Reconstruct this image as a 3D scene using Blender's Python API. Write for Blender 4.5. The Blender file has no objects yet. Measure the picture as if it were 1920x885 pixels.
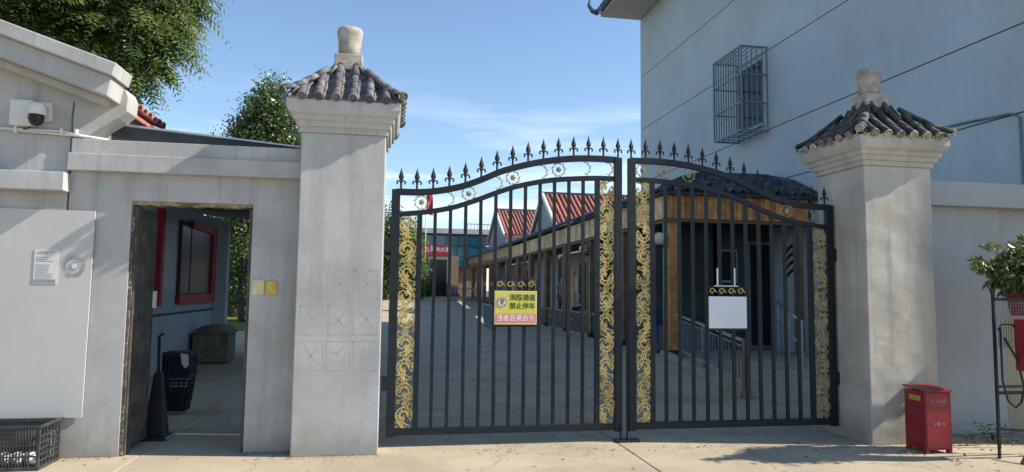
import bpy, bmesh, math, random
import numpy as np
from mathutils import Vector, Matrix
random.seed(7)
S = bpy.context.scene
C = S.collection
PI = math.pi

# ------------------------------------------------------------------ camera
F_PX = 1280.0
yaw, pitch, roll = math.radians(10.1), math.atan(102 / 1280.0), 0.012
F = Vector((math.sin(yaw) * math.cos(pitch), math.cos(yaw) * math.cos(pitch), math.sin(pitch)))
R0 = Vector((math.cos(yaw), -math.sin(yaw), 0)); U0 = R0.cross(F)
R = R0 * math.cos(roll) + U0 * math.sin(roll); U = R.cross(F)
cam = bpy.data.objects.new('camera', bpy.data.cameras.new('camera')); C.objects.link(cam)
mw = Matrix((R, U, -F)).transposed().to_4x4(); mw.translation = Vector((0, 0, 1.55))
cam.matrix_world = mw
cam.data.sensor_width = 36; cam.data.lens = F_PX / 1920 * 36
cam.data.clip_end = 3000; cam.data.clip_start = 0.05
S.camera = cam
S.render.resolution_x, S.render.resolution_y = 1024, 472

# ------------------------------------------------------------------ light
SUN = Vector((1, -0.18, 0.765)).normalized()
el = math.asin(SUN.z)
az = math.atan2(SUN.x, SUN.y)
w = bpy.data.worlds.new('World'); S.world = w; w.use_nodes = True
nt = w.node_tree; N = nt.nodes; Lk = nt.links
for n in list(N): N.remove(n)
out = N.new('ShaderNodeOutputWorld'); bg = N.new('ShaderNodeBackground')
sky = N.new('ShaderNodeTexSky'); sky.sky_type = 'NISHITA'; sky.sun_disc = False
sky.sun_elevation = el; sky.sun_rotation = az; sky.air_density = 1.1; sky.dust_density = 0.25; sky.ozone_density = 3.0
bg.inputs['Strength'].default_value = 0.118
# thin cirrus low in the sky, laid out by direction
tc = N.new('ShaderNodeTexCoord'); mp = N.new('ShaderNodeMapping'); mp.inputs['Scale'].default_value = (1.0, 1.0, 9.0)
mp.inputs['Location'].default_value = (0.35, 0.1, 0.2)
ns = N.new('ShaderNodeTexNoise'); ns.inputs['Scale'].default_value = 2.6; ns.inputs['Detail'].default_value = 7; ns.inputs['Roughness'].default_value = 0.55
cr = N.new('ShaderNodeValToRGB'); cr.color_ramp.elements[0].position = 0.50; cr.color_ramp.elements[1].position = 0.72
cr.color_ramp.elements[1].color = (0.75, 0.75, 0.75, 1)
sep = N.new('ShaderNodeSeparateXYZ'); zr = N.new('ShaderNodeMapRange')
zr.inputs['From Min'].default_value = 0.30; zr.inputs['From Max'].default_value = 0.16
mu = N.new('ShaderNodeMath'); mu.operation = 'MULTIPLY'
mx = N.new('ShaderNodeMix'); mx.data_type = 'RGBA'; mx.inputs['B'].default_value = (7.0, 7.4, 8.4, 1)
Lk.new(tc.outputs['Generated'], mp.inputs['Vector']); Lk.new(mp.outputs[0], ns.inputs['Vector']); Lk.new(ns.outputs['Fac'], cr.inputs[0])
Lk.new(tc.outputs['Generated'], sep.inputs[0]); Lk.new(sep.outputs['Z'], zr.inputs['Value'])
Lk.new(cr.outputs[0], mu.inputs[0]); Lk.new(zr.outputs[0], mu.inputs[1]); Lk.new(mu.outputs[0], mx.inputs['Factor'])
Lk.new(sky.outputs[0], mx.inputs['A']); Lk.new(mx.outputs['Result'], bg.inputs['Color']); Lk.new(bg.outputs[0], out.inputs[0])
sd = bpy.data.lights.new('sun', 'SUN'); sd.energy = 4.7; sd.angle = math.radians(0.55); sd.color = (1.0, 0.93, 0.82)
so = bpy.data.objects.new('sun', sd); C.objects.link(so); so.rotation_euler = (-SUN).to_track_quat('-Z', 'Y').to_euler()
so.location = (20, -4, 15)
S.view_settings.view_transform = 'Standard'; S.view_settings.look = 'None'
S.view_settings.exposure = 0.75; S.view_settings.gamma = 1.0
S.cycles.max_bounces = 8; S.cycles.transparent_max_bounces = 12

# ------------------------------------------------------------------ materials
def mat(name, col, rough=0.8, metal=0.0, var=0.12, scale=3.0, streak=0.0, bump=0.15, bscale=60.0, tint=None,
        transl=0.0, rand=0.0, stain=None, stain_amt=0.0, stain_scale=1.3, spec=0.4, cracks=0.0, grime=0.0, splash=0.0):
    m = bpy.data.materials.new(name); m.use_nodes = True
    t = m.node_tree; n = t.nodes; l = t.links
    b = n['Principled BSDF']
    b.inputs['Roughness'].default_value = rough; b.inputs['Metallic'].default_value = metal
    b.inputs['Specular IOR Level'].default_value = spec
    geo = n.new('ShaderNodeNewGeometry')      # world position: the pattern is fixed to the place
    cur = None
    def mixc(a, bcol, fac, mode='MIX'):
        x = n.new('ShaderNodeMix'); x.data_type = 'RGBA'; x.blend_type = mode
        if isinstance(a, tuple): x.inputs['A'].default_value = (*a, 1)
        else: l.new(a, x.inputs['A'])
        if isinstance(bcol, tuple): x.inputs['B'].default_value = (*bcol, 1)
        else: l.new(bcol, x.inputs['B'])
        if isinstance(fac, float): x.inputs['Factor'].default_value = fac
        else: l.new(fac, x.inputs['Factor'])
        return x.outputs['Result']
    def noise(sc, det=5, ro=0.6, mapping=None, off=0.0):
        x = n.new('ShaderNodeTexNoise'); x.inputs['Scale'].default_value = sc
        x.inputs['Detail'].default_value = det; x.inputs['Roughness'].default_value = ro
        mpn = n.new('ShaderNodeMapping'); mpn.inputs['Scale'].default_value = mapping or (1, 1, 1)
        mpn.inputs['Location'].default_value = (off, off * .7, off * 1.3)
        l.new(geo.outputs['Position'], mpn.inputs['Vector']); l.new(mpn.outputs[0], x.inputs['Vector'])
        return x.outputs['Fac']
    def ramp(src, a, b_, v0=0.0, v1=1.0):
        x = n.new('ShaderNodeMapRange'); x.inputs['From Min'].default_value = a; x.inputs['From Max'].default_value = b_
        x.inputs['To Min'].default_value = v0; x.inputs['To Max'].default_value = v1
        l.new(src, x.inputs['Value']); return x.outputs[0]
    dark = tuple(c * (1 - var * 2.2) for c in col); light = tuple(min(1, c * (1 + var * 1.2)) for c in col)
    if tint: dark = tuple(a * .5 + b_ * .5 for a, b_ in zip(dark, tint))
    cur = mixc(dark, light, ramp(noise(scale), 0.3, 0.7))
    cur = mixc(cur, dark, ramp(noise(scale * 9, 3, .7, off=3.1), 0.55, 0.8, 0, 0.5))
    if streak:
        cur = mixc(cur, tuple(c * .62 for c in col), ramp(noise(1.0, 5, .65, (9, 9, .55), 7.7), 0.50, 0.78, 0, streak))
    if stain:
        cur = mixc(cur, stain, ramp(noise(stain_scale, 6, .65, off=12.3), 0.52, 0.72, 0, stain_amt))
    if grime:
        cur = mixc(cur, tuple(c * .45 for c in col), ramp(noise(14, 6, .75, off=21.0), 0.60, 0.74, 0, grime))
    if splash:   # mud splashed on the foot of the wall, ragged upper edge
        sx_ = n.new('ShaderNodeSeparateXYZ'); l.new(geo.outputs['Position'], sx_.inputs[0])
        ad_ = n.new('ShaderNodeMath'); ad_.operation = 'MULTIPLY_ADD'; ad_.inputs[1].default_value = -.55
        l.new(noise(5, 6, .7, (1, 1, .6), 31.0), ad_.inputs[0]); l.new(sx_.outputs['Z'], ad_.inputs[2])
        cur = mixc(cur, (.23, .20, .155), ramp(ad_.outputs[0], .04, -.22, 0, splash))
    if cracks:
        v = n.new('ShaderNodeTexVoronoi'); v.feature = 'DISTANCE_TO_EDGE'; v.inputs['Scale'].default_value = 0.55
        ad = n.new('ShaderNodeVectorMath'); ad.operation = 'ADD'
        nn = n.new('ShaderNodeTexNoise'); nn.inputs['Scale'].default_value = 2.5; nn.inputs['Detail'].default_value = 5
        l.new(geo.outputs['Position'], nn.inputs['Vector'])
        l.new(geo.outputs['Position'], ad.inputs[0]); l.new(nn.outputs['Color'], ad.inputs[1]); l.new(ad.outputs[0], v.inputs['Vector'])
        cur = mixc(cur, tuple(c * .4 for c in col), ramp(v.outputs['Distance'], 0.010, 0.002, 0, cracks))
    if rand:
        oi = n.new('ShaderNodeObjectInfo'); hs = n.new('ShaderNodeHueSaturation')
        l.new(ramp(oi.outputs['Random'], 0, 1, 1 - rand, 1 + rand), hs.inputs['Value'])
        l.new(cur, hs.inputs['Color']); cur = hs.outputs['Color']
    l.new(cur, b.inputs['Base Color'])
    if bump:
        bn = n.new('ShaderNodeBump'); bn.inputs['Strength'].default_value = bump; bn.inputs['Distance'].default_value = 0.01
        l.new(noise(bscale, 6, .7), bn.inputs['Height']); l.new(bn.outputs[0], b.inputs['Normal'])
    if transl:
        tr = n.new('ShaderNodeBsdfTranslucent'); ms = n.new('ShaderNodeMixShader'); ms.inputs[0].default_value = transl
        l.new(mixc(cur, (.25, .32, .03), .35), tr.inputs['Color'])
        l.new(b.outputs[0], ms.inputs[1]); l.new(tr.outputs[0], ms.inputs[2]); l.new(ms.outputs[0], n['Material Output'].inputs['Surface'])
    return m
M = {}
M['ground'] = mat('ground_dirt', (.12, .11, .09), var=.2)
M['slab'] = mat('concrete_slab', (.42, .35, .245), .9, var=.10, scale=.9, stain=(.27, .23, .17), stain_amt=.75, stain_scale=.8, bump=.25, bscale=90, cracks=.6, grime=.4)
M['plaster'] = mat('weathered_white_plaster', (.43, .43, .42), .9, var=.10, scale=1.6, streak=.75, stain=(.30, .28, .25), stain_amt=.6, bump=.12, bscale=28, grime=.35, splash=.5)
M['plaster_tan'] = mat('stained_plaster', (.46, .435, .39), .9, var=.10, scale=2, streak=.8, stain=(.33, .27, .20), stain_amt=.6, bump=.12, bscale=28, grime=.35, splash=.5)
M['finial'] = mat('old_stone', (.42, .39, .33), .9, var=.2, scale=8, stain=(.2, .19, .16), stain_amt=.6, stain_scale=7, bump=.5, bscale=40)
M['tile'] = mat('grey_clay_tile', (.15, .15, .165), .75, var=.3, scale=14, stain=(.30, .25, .20), stain_amt=.75, stain_scale=9, rand=.3, bump=.4)
M['tile_dark'] = mat('mossy_clay_tile', (.075, .075, .07), .85, var=.35, scale=14, stain=(.2, .18, .14), stain_amt=.7, stain_scale=10, rand=.35, bump=.4)
M['tile_pale'] = mat('pale_tile_end', (.42, .38, .31), .85, var=.3, scale=20, stain=(.12, .11, .09), stain_amt=.7, stain_scale=25, rand=.35)
M['tile_blue'] = mat('blue_grey_tile', (.10, .15, .26), .55, var=.25, scale=5, rand=.25, bump=.3)
M['tile_slate'] = mat('dark_slate_tile', (.065, .08, .105), .7, var=.3, scale=6, rand=.4, bump=.3)
M['tile_red'] = mat('red_clay_tile', (.40, .15, .12), .8, var=.2, scale=8, rand=.22, stain=(.45, .26, .22), stain_amt=.6, stain_scale=5)
M['paint_wall'] = mat('blue_grey_wall_paint', (.47, .535, .57), .85, var=.05, scale=.4, streak=.3, stain=(.36, .40, .41), stain_amt=.6, stain_scale=.25, grime=.12, bump=.08, bscale=30)
M['groove'] = mat('groove_shadow_gap', (.10, .12, .14), .9)
M['soffit'] = mat('soffit_paint', (.52, .52, .52), .85, var=.05)
M['iron'] = mat('black_gate_paint', (.0065, .012, .018), .5, var=.25, scale=20, bump=.1, stain=(.022, .02, .018), stain_amt=.4, stain_scale=14, spec=.35)
M['gold'] = mat('gold_paint', (.53, .41, .16), .42, metal=.35, var=.2, scale=25, stain=(.30, .19, .07), stain_amt=.6, stain_scale=6, rand=.15)
M['gold_dull'] = mat('faded_and_shaded_gold', (.38, .32, .18), .6, metal=.2, var=.2, scale=25, stain=(.3, .14, .07), stain_amt=.5, stain_scale=9)
M['steel'] = mat('stainless_steel', (.52, .55, .57), .35, metal=.75, var=.1, scale=10)
M['cage'] = mat('galvanised_bar', (.20, .245, .28), .5, metal=.3, var=.15, scale=10)
M['wood'] = mat('varnished_orange_wood', (.56, .24, .08), .55, var=.2, scale=6, streak=.55, rand=.35, stain=(.22, .10, .04), stain_amt=.5, stain_scale=5)
M['wood_pale'] = mat('brightened_pale_wood', (.70, .48, .27), .7, var=.2, scale=4, streak=.5, rand=.3)  # pale wood lifted brighter to carry light bounced off the ground
M['wood_dark'] = mat('dark_brown_wood', (.23, .14, .08), .6, var=.2, rand=.1)
M['dark'] = mat('dark_panel', (.035, .035, .04), .6, var=.2)
M['dark_blue'] = mat('dark_blue_panel', (.03, .035, .16), .5, var=.2)
M['board'] = mat('white_painted_board', (.50, .495, .48), .6, var=.04, scale=.8, stain=(.42, .41, .39), stain_amt=.45, stain_scale=1.1, bump=.05, streak=.1)
M['white'] = mat('white_plastic', (.62, .62, .60), .4, var=.03, bump=.02)
M['sheet_white'] = mat('blank_white_sheet', (.66, .69, .74), .55, var=.02, bump=.02)
M['black'] = mat('black_plastic', (.018, .018, .02), .35, var=.2, bump=.05)
M['crate'] = mat('dark_grey_crate_plastic', (.045, .05, .05), .5, var=.25, scale=15)
M['red'] = mat('red_enamel', (.23, .014, .024), .42, var=.12, scale=5, stain=(.17, .016, .022), stain_amt=.5, stain_scale=4, bump=.05, grime=.15)
M['red_frame'] = mat('red_window_frame', (.42, .02, .035), .5, var=.1)
M['banner'] = mat('red_cloth', (.50, .03, .06), .7, var=.08)
M['yellow'] = mat('yellow_sign', (.60, .58, .09), .5, var=.04, bump=.02)
M['pink'] = mat('faded_red_band', (.70, .23, .20), .5, var=.06, bump=.02)
M['cream'] = mat('cream_border', (.78, .66, .38), .5, var=.04, bump=.02)
M['ink'] = mat('black_ink', (.03, .03, .03), .6, var=.05, bump=0)
M['ink_white'] = mat('white_ink', (.78, .76, .74), .6, var=.05, bump=0)
M['ink_grey'] = mat('grey_ink', (.30, .30, .30), .7, var=.1, bump=0)
M['ink_faint'] = mat('faint_pencil_mark', (.375, .374, .365), .9, var=.1, bump=0)
M['ink_purple'] = mat('dark_red_ink', (.35, .03, .06), .6, var=.1, bump=0)
M['glass_dark'] = mat('dark_window_glass', (.012, .016, .02), .15, var=.05, bump=0, spec=.3)
M['glass_green'] = mat('dusty_green_glass', (.07, .10, .095), .2, var=.25, scale=2, bump=0, spec=.6)
M['teal'] = mat('teal_curtain_glass', (.012, .17, .22), .12, var=.2, scale=.6, bump=0, spec=.8, rand=.3)
M['frame_teal'] = mat('teal_mullion', (.03, .10, .13), .5)
M['tan_wall'] = mat('tan_tiled_wall', (.36, .25, .17), .8, var=.12, scale=2)
M['beige'] = mat('beige_wall', (.36, .31, .21), .85, var=.08, scale=2)
M['inner'] = mat('corridor_inner_wall', (.40, .36, .31), .85, var=.12, scale=.7, streak=.3)
M['inner_dark'] = mat('shaded_mural_wall', (.06, .065, .06), .85, var=.25, scale=.8, stain=(.03, .055, .045), stain_amt=.8, stain_scale=.6)  # shade under the walkway roof is put into this very dark base
M['inner_green'] = mat('green_painted_dado', (.05, .085, .07), .8, var=.2, scale=3, streak=.4)
M['gray_wall'] = mat('pale_grey_wall', (.35, .365, .365), .85, var=.07, scale=.8, streak=.2)
M['awning'] = mat('dark_awning_sheet', (.055, .065, .075), .7, var=.2, scale=3)
M['rust'] = mat('rusty_door_paint', (.075, .068, .06), .65, var=.3, scale=5, stain=(.26, .22, .16), stain_amt=.4, stain_scale=10, streak=.4)
M['peel'] = mat('peeling_door_edge', (.10, .085, .07), .9, var=.3, scale=14, stain=(.46, .42, .35), stain_amt=.95, stain_scale=24)
M['lintel'] = mat('raw_timber_edge', (.30, .25, .16), .9, var=.3, scale=14, stain=(.08, .07, .05), stain_amt=.7, stain_scale=16)
M['ink_faded'] = mat('faded_red_ink', (.42, .26, .26), .7, var=.1, bump=0)
M['leaf'] = mat('green_leaf', (.13, .185, .05), .5, var=.4, scale=5.5, tint=(.03, .07, .02), transl=.35, bump=0, stain=(.14, .15, .03), stain_amt=.5, stain_scale=3, spec=.5)
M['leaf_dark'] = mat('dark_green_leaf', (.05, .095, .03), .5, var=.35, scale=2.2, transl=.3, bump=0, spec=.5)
M['leaf_yellow'] = mat('yellow_green_seed', (.20, .19, .05), .6, var=.3, scale=4, transl=.3, bump=0)
M['leaf_hedge'] = mat('glossy_hedge_leaf', (.12, .18, .06), .35, var=.35, scale=3, transl=.25, bump=0, spec=.7)
M['bark'] = mat('bark', (.10, .08, .06), .95, var=.3, scale=8, bump=.8, bscale=20)
M['skin'] = mat('skin', (.36, .2, .13), .6, var=.05, bump=0)
M['hair'] = mat('black_hair', (.012, .01, .01), .6, bump=0)
M['shirt_purple'] = mat('purple_shirt', (.23, .16, .30), .85, var=.1)
M['shirt_dark'] = mat('dark_blue_jacket', (.03, .045, .075), .85, var=.1)
M['trouser'] = mat('grey_green_trousers', (.10, .10, .085), .85, var=.1)
M['trouser_dark'] = mat('dark_trousers', (.025, .025, .035), .85, var=.1)
M['navy'] = mat('navy_plastic', (.012, .014, .045), .45, var=.15)
M['lamp'] = mat('frosted_lamp_glass', (.62, .58, .46), .3, var=.04, bump=0)
M['lawn'] = mat('lawn', (.12, .17, .03), .9, var=.3, scale=2, bump=.5, bscale=20)
M['box'] = mat('mouldy_wooden_box', (.2, .18, .13), .85, var=.25, scale=4, streak=.4)
M['plate_gold'] = mat('brass_plate', (.55, .40, .10), .35, metal=.5, var=.12, scale=20)
M['plate_pale'] = mat('pale_yellow_plastic', (.62, .58, .33), .5, var=.08, scale=10)
M['paper'] = mat('grey_paper', (.62, .62, .61), .8, var=.03, bump=0)

# ------------------------------------------------------------------ helpers
ORG = {}
def tag(o, label=None, cat=None, group=None, kind=None):
    if label: o['label'] = label
    if cat: o['category'] = cat
    if group: o['group'] = group
    if kind: o['kind'] = kind
    return o
def thing(name, label, cat, loc=(0, 0, 0), group=None):
    o = bpy.data.objects.new(name, None); C.objects.link(o); o.location = loc; o.empty_display_size = .1
    ORG[o.name] = Vector(loc)
    return tag(o, label, cat, group)
def org(p): return ORG.get(p.name, Vector((0, 0, 0))) if p else Vector((0, 0, 0))
class MB:
    def __init__(s): s.v = []; s.f = []
    def add(s, vs, fs):
        k = len(s.v); s.v += [tuple(v) for v in vs]; s.f += [tuple(i + k for i in f) for f in fs]; return s
    def box(s, x0, x1, y0, y1, z0, z1):
        return s.add([(x, y, z) for z in (z0, z1) for x, y in ((x0, y0), (x1, y0), (x1, y1), (x0, y1))],
                     [(3, 2, 1, 0), (4, 5, 6, 7), (0, 1, 5, 4), (1, 2, 6, 5), (2, 3, 7, 6), (3, 0, 4, 7)])
    def obox(s, p, q, wx, wy, up=(0, 0, 1)):        # bar from p to q
        p, q = Vector(p), Vector(q); d = (q - p).normalized(); u = Vector(up)
        if abs(d.dot(u)) > .98: u = Vector((0, 1, 0))
        a = d.cross(u).normalized() * wx / 2; b = a.cross(d).normalized() * wy / 2
        return s.add([p - a - b, p + a - b, p + a + b, p - a + b, q - a - b, q + a - b, q + a + b, q - a + b],
                     [(0, 1, 2, 3), (7, 6, 5, 4), (4, 5, 1, 0), (5, 6, 2, 1), (6, 7, 3, 2), (7, 4, 0, 3)])
    def tube(s, pts, r, n=8, cap=True):
        pts = [Vector(p) for p in pts]; m = len(pts)
        rs = r if isinstance(r, (list, tuple)) else [r] * m
        prev = None; vs = []
        for i, p in enumerate(pts):
            d = (pts[min(i + 1, m - 1)] - pts[max(i - 1, 0)]).normalized()
            if prev is None:
                u = Vector((0, 0, 1)) if abs(d.z) < .9 else Vector((0, 1, 0)); a = d.cross(u).normalized()
            else: a = (prev - d * prev.dot(d)).normalized()
            prev = a; b = d.cross(a)
            vs += [p + (a * math.cos(2 * PI * k / n + PI / n) + b * math.sin(2 * PI * k / n + PI / n)) * rs[i] for k in range(n)]
        fs = [(i * n + k, i * n + (k + 1) % n, (i + 1) * n + (k + 1) % n, (i + 1) * n + k) for i in range(m - 1) for k in range(n)]
        if cap: fs += [tuple(range(n - 1, -1, -1)), tuple((m - 1) * n + k for k in range(n))]
        return s.add(vs, fs)
    def prism(s, poly, y0, y1):                      # polygon in XZ, extruded along Y
        n = len(poly)
        return s.add([(x, y0, z) for x, z in poly] + [(x, y1, z) for x, z in poly],
                     [tuple(range(n)), tuple(range(2 * n - 1, n - 1, -1))] + [((i + 1) % n, i, n + i, n + (i + 1) % n) for i in range(n)])
    def prism_x(s, poly, x0, x1):                    # polygon in YZ, extruded along X
        n = len(poly)
        return s.add([(x0, y, z) for y, z in poly] + [(x1, y, z) for y, z in poly],
                     [tuple(range(n)), tuple(range(2 * n - 1, n - 1, -1))] + [((i + 1) % n, i, n + i, n + (i + 1) % n) for i in range(n)])
    def lathe(s, prof, c, n=20):
        vs = [(c[0] + r * math.cos(2 * PI * k / n), c[1] + r * math.sin(2 * PI * k / n), z) for r, z in prof for k in range(n)]
        m = len(prof)
        fs = [(i * n + k, i * n + (k + 1) % n, (i + 1) * n + (k + 1) % n, (i + 1) * n + k) for i in range(m - 1) for k in range(n)]
        fs += [tuple(range(n - 1, -1, -1)), tuple((m - 1) * n + k for k in range(n))]
        return s.add(vs, fs)
    def sqloft(s, prof, c, sx=1, sy=1):              # square rings (half, z)
        vs = []
        for h, z in prof: vs += [(c[0] - h * sx, c[1] - h * sy, z), (c[0] + h * sx, c[1] - h * sy, z), (c[0] + h * sx, c[1] + h * sy, z), (c[0] - h * sx, c[1] + h * sy, z)]
        m = len(prof)
        fs = [(i * 4 + k, i * 4 + (k + 1) % 4, i * 4 + 4 + (k + 1) % 4, i * 4 + 4 + k) for i in range(m - 1) for k in range(4)]
        fs += [(3, 2, 1, 0), tuple((m - 1) * 4 + k for k in range(4))]
        return s.add(vs, fs)
    def sphere(s, c, r, n=14, m=9, sz=1):
        return s.lathe([(max(1e-4, r * math.sin(PI * i / m)), c[2] - r * sz * math.cos(PI * i / m)) for i in range(m + 1)], c, n)
    def mesh(s, name, o=Vector((0, 0, 0)), smooth=False):
        me = bpy.data.meshes.new(name); me.from_pydata([(v[0] - o[0], v[1] - o[1], v[2] - o[2]) for v in s.v], [], s.f)
        bm = bmesh.new(); bm.from_mesh(me); bmesh.ops.recalc_face_normals(bm, faces=bm.faces); bm.to_mesh(me); bm.free()
        if smooth: me.polygons.foreach_set('use_smooth', [True] * len(me.polygons))
        me.update(); return me
    def build(s, name, m, parent=None, smooth=False, bevel=0.0, loc=None):
        o0 = org(parent) if parent else (Vector(loc) if loc else Vector((0, 0, 0)))
        me = s.mesh(name, o0, smooth); me.materials.append(m if not isinstance(m, str) else M[m])
        o = bpy.data.objects.new(name, me); C.objects.link(o)
        if parent: o.parent = parent
        else: o.location = o0
        ORG[o.name] = o0
        if bevel:
            b = o.modifiers.new('bevel', 'BEVEL'); b.width = bevel; b.segments = 2; b.limit_method = 'ANGLE'
        if smooth and hasattr(me, 'shade_auto'): pass
        return o
_tx = bpy.data.textures.new('unevenness', 'CLOUDS'); _tx.noise_scale = .22; _tx.noise_depth = 3
def wobble(o, amt=.007, lv=4):
    # hand-trowelled render: edges and faces are a few millimetres out of true
    for md in list(o.modifiers): o.modifiers.remove(md)
    b = o.modifiers.new('bevel', 'BEVEL'); b.width = .010; b.segments = 2; b.limit_method = 'ANGLE'
    su = o.modifiers.new('sub', 'SUBSURF'); su.subdivision_type = 'SIMPLE'; su.levels = lv; su.render_levels = lv
    d = o.modifiers.new('uneven', 'DISPLACE'); d.texture = _tx; d.strength = amt; d.mid_level = .5; d.texture_coords = 'LOCAL'
    return o
def put(name, me, parent, loc, rot=None, scale=(1, 1, 1), mtx=None):   # a piece that shares mesh data
    o = bpy.data.objects.new(name, me); C.objects.link(o)
    if parent: o.parent = parent
    if mtx is not None:
        mm = mtx.copy(); mm.translation = Vector(loc) - org(parent); o.matrix_local = mm
    else:
        o.location = Vector(loc) - org(parent); o.rotation_euler = rot or (0, 0, 0); o.scale = scale
    ORG[o.name] = org(parent)
    return o
def dup(root, loc, label=None, group=None):
    r = root.copy(); C.objects.link(r); r.location = loc
    if label: r['label'] = label
    if group: r['group'] = group
    for ch in list(root.children):
        c = ch.copy(); C.objects.link(c); c.parent = r
        for g in ch.children:
            d = g.copy(); C.objects.link(d); d.parent = c
    return r
def text(name, body, m, parent, loc, size, rot=(PI / 2, 0, 0), depth=.001, align='CENTER', sx=1.0, bold=0.0):
    cu = bpy.data.curves.new(name, 'FONT'); cu.body = body; cu.size = size; cu.extrude = depth; cu.align_x = align; cu.align_y = 'CENTER'
    cu.offset = bold; cu.resolution_u = 3
    t = bpy.data.objects.new(name, cu); C.objects.link(t)
    dg = bpy.context.evaluated_depsgraph_get(); me = bpy.data.meshes.new_from_object(t.evaluated_get(dg)); bpy.data.objects.remove(t)
    me.materials.clear(); me.materials.append(M[m])
    o = bpy.data.objects.new(name, me); C.objects.link(o); o.parent = parent
    o.location = Vector(loc) - org(parent); o.rotation_euler = rot; o.scale = (sx, 1, 1)
    return o
def fast_mesh(name, V, n_per, faces_per, m, parent=None, loc=None):
    """V: (N*n_per,3) array, each item n_per vertices, with the same quad pattern."""
    o0 = org(parent) if parent else Vector(loc or (0, 0, 0))
    V = np.asarray(V, dtype=np.float32) - np.array(o0, dtype=np.float32)
    N_ = len(V) // n_per; fp = np.array(faces_per)
    idx = (np.arange(N_)[:, None, None] * n_per + fp[None]).reshape(-1)
    nf = N_ * len(fp); k = fp.shape[1]
    me = bpy.data.meshes.new(name); me.vertices.add(len(V)); me.vertices.foreach_set('co', V.ravel())
    me.loops.add(len(idx)); me.loops.foreach_set('vertex_index', idx.astype(np.int32))
    me.polygons.add(nf); me.polygons.foreach_set('loop_start', np.arange(nf, dtype=np.int32) * k); me.polygons.foreach_set('loop_total', np.full(nf, k, dtype=np.int32))
    me.update(calc_edges=True); me.materials.append(M[m])
    o = bpy.data.objects.new(name, me); C.objects.link(o)
    if parent: o.parent = parent
    else: o.location = o0
    return o
def struct(o, kind='structure'): o['kind'] = kind; return o

# ------------------------------------------------------------------ ground
def gz(y): return 0.0 if y < 28 else min(1.0, (y - 28) * .031)
m = MB(); ys = [-60, 0, 28, 35, 45, 61, 400]
for i in range(len(ys) - 1):
    m.add([(-250, ys[i], gz(ys[i]) - .03), (300, ys[i], gz(ys[i]) - .03), (300, ys[i + 1], gz(ys[i + 1]) - .03), (-250, ys[i + 1], gz(ys[i + 1]) - .03)], [(0, 1, 2, 3)])
ground = struct(m.build('ground', 'ground'))
court = thing('courtyard', None, None, (0, 0, 0)); del_keys = None
court['kind'] = 'structure'
xs = [-15.9, -11.35, -6.8, -2.22, 2.35, 6.9, 11.4, 15.9]
yl = [-13, -6.5, 0, 6.56, 13.05, 19.5, 26, 28, 32.5, 39, 45.5, 52, 61]
g = .006
for i in range(len(xs) - 1):
    for j in range(len(yl) - 1):
        if xs[i] < -6.5 and yl[j] > 27: continue
        x0, x1, y0, y1 = xs[i] + g, xs[i + 1] - g, yl[j] + g, yl[j + 1] - g
        z0, z1 = gz(y0), gz(y1); b = .004
        MB().add([(x0, y0, z0 - .1), (x1, y0, z0 - .1), (x1, y1, z1 - .1), (x0, y1, z1 - .1),
                  (x0, y0, z0 - b), (x1, y0, z0 - b), (x1, y1, z1 - b), (x0, y1, z1 - b),
                  (x0 + b, y0 + b, z0), (x1 - b, y0 + b, z0), (x1 - b, y1 - b, z1), (x0 + b, y1 - b, z1)],
                 [(4, 5, 9, 8), (5, 6, 10, 9), (6, 7, 11, 10), (7, 4, 8, 11), (8, 9, 10, 11), (0, 1, 5, 4), (1, 2, 6, 5), (2, 3, 7, 6), (3, 0, 4, 7)]
                 ).build('concrete_slab', 'slab', court)
# raised threshold under the gate
lawn = struct(MB().add([(-30, 26, .02), (-4.6, 26, .02), (-4.6, 32, gz(32) + .06), (-4.6, 60, 1.06), (-30, 60, 1.06), (-30, 32, gz(32) + .06)], [(0, 1, 2, 5), (5, 2, 3, 4)]).build('lawn', 'lawn'))

# ------------------------------------------------------------------ gate pillars
def tile_mesh(nm, r0, r1, L, arc=PI, up=True, th=.012, n=8):
    """half-round clay tile along +X (eave at x=0), convex up or down, with real thickness"""
    m = MB(); vs = []
    for x, r in ((0, r0), (L, r1)):
        for rr in (r, r - th):
            for k in range(n + 1):
                a = PI / 2 + arc * (k / n - .5)
                y = rr * math.cos(a); z = rr * math.sin(a)
                vs.append((x, y, z if up else -z))
    q = n + 1; fs = []
    for k in range(n):
        fs += [(k, k + 1, 2 * q + k + 1, 2 * q + k), (q + k + 1, q + k, 3 * q + k, 3 * q + k + 1), (k + 1, k, q + k, q + k + 1), (2 * q + k, 2 * q + k + 1, 3 * q + k + 1, 3 * q + k)]
    fs += [(0, 2 * q, 3 * q, q), (n, q + n, 3 * q + n, 2 * q + n)]
    m.add(vs, fs); return m
def disc_mb(r, th=.02):   # end disc with a raised rim and boss, facing -X
    m = MB(); n = 12
    rings = [(r, .0), (r, -th), (r * .72, -th), (r * .68, -th * .5), (r * .35, -th * .5), (r * .3, -th), (.001, -th * 1.05)]
    vs = [(x, rr * math.cos(2 * PI * k / n), rr * math.sin(2 * PI * k / n)) for rr, x in rings for k in range(n)]
    fs = [(i * n + k, i * n + (k + 1) % n, (i + 1) * n + (k + 1) % n, (i + 1) * n + k) for i in range(len(rings) - 1) for k in range(n)]
    fs.append(tuple(range(n))); m.add(vs, fs); return m
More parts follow.
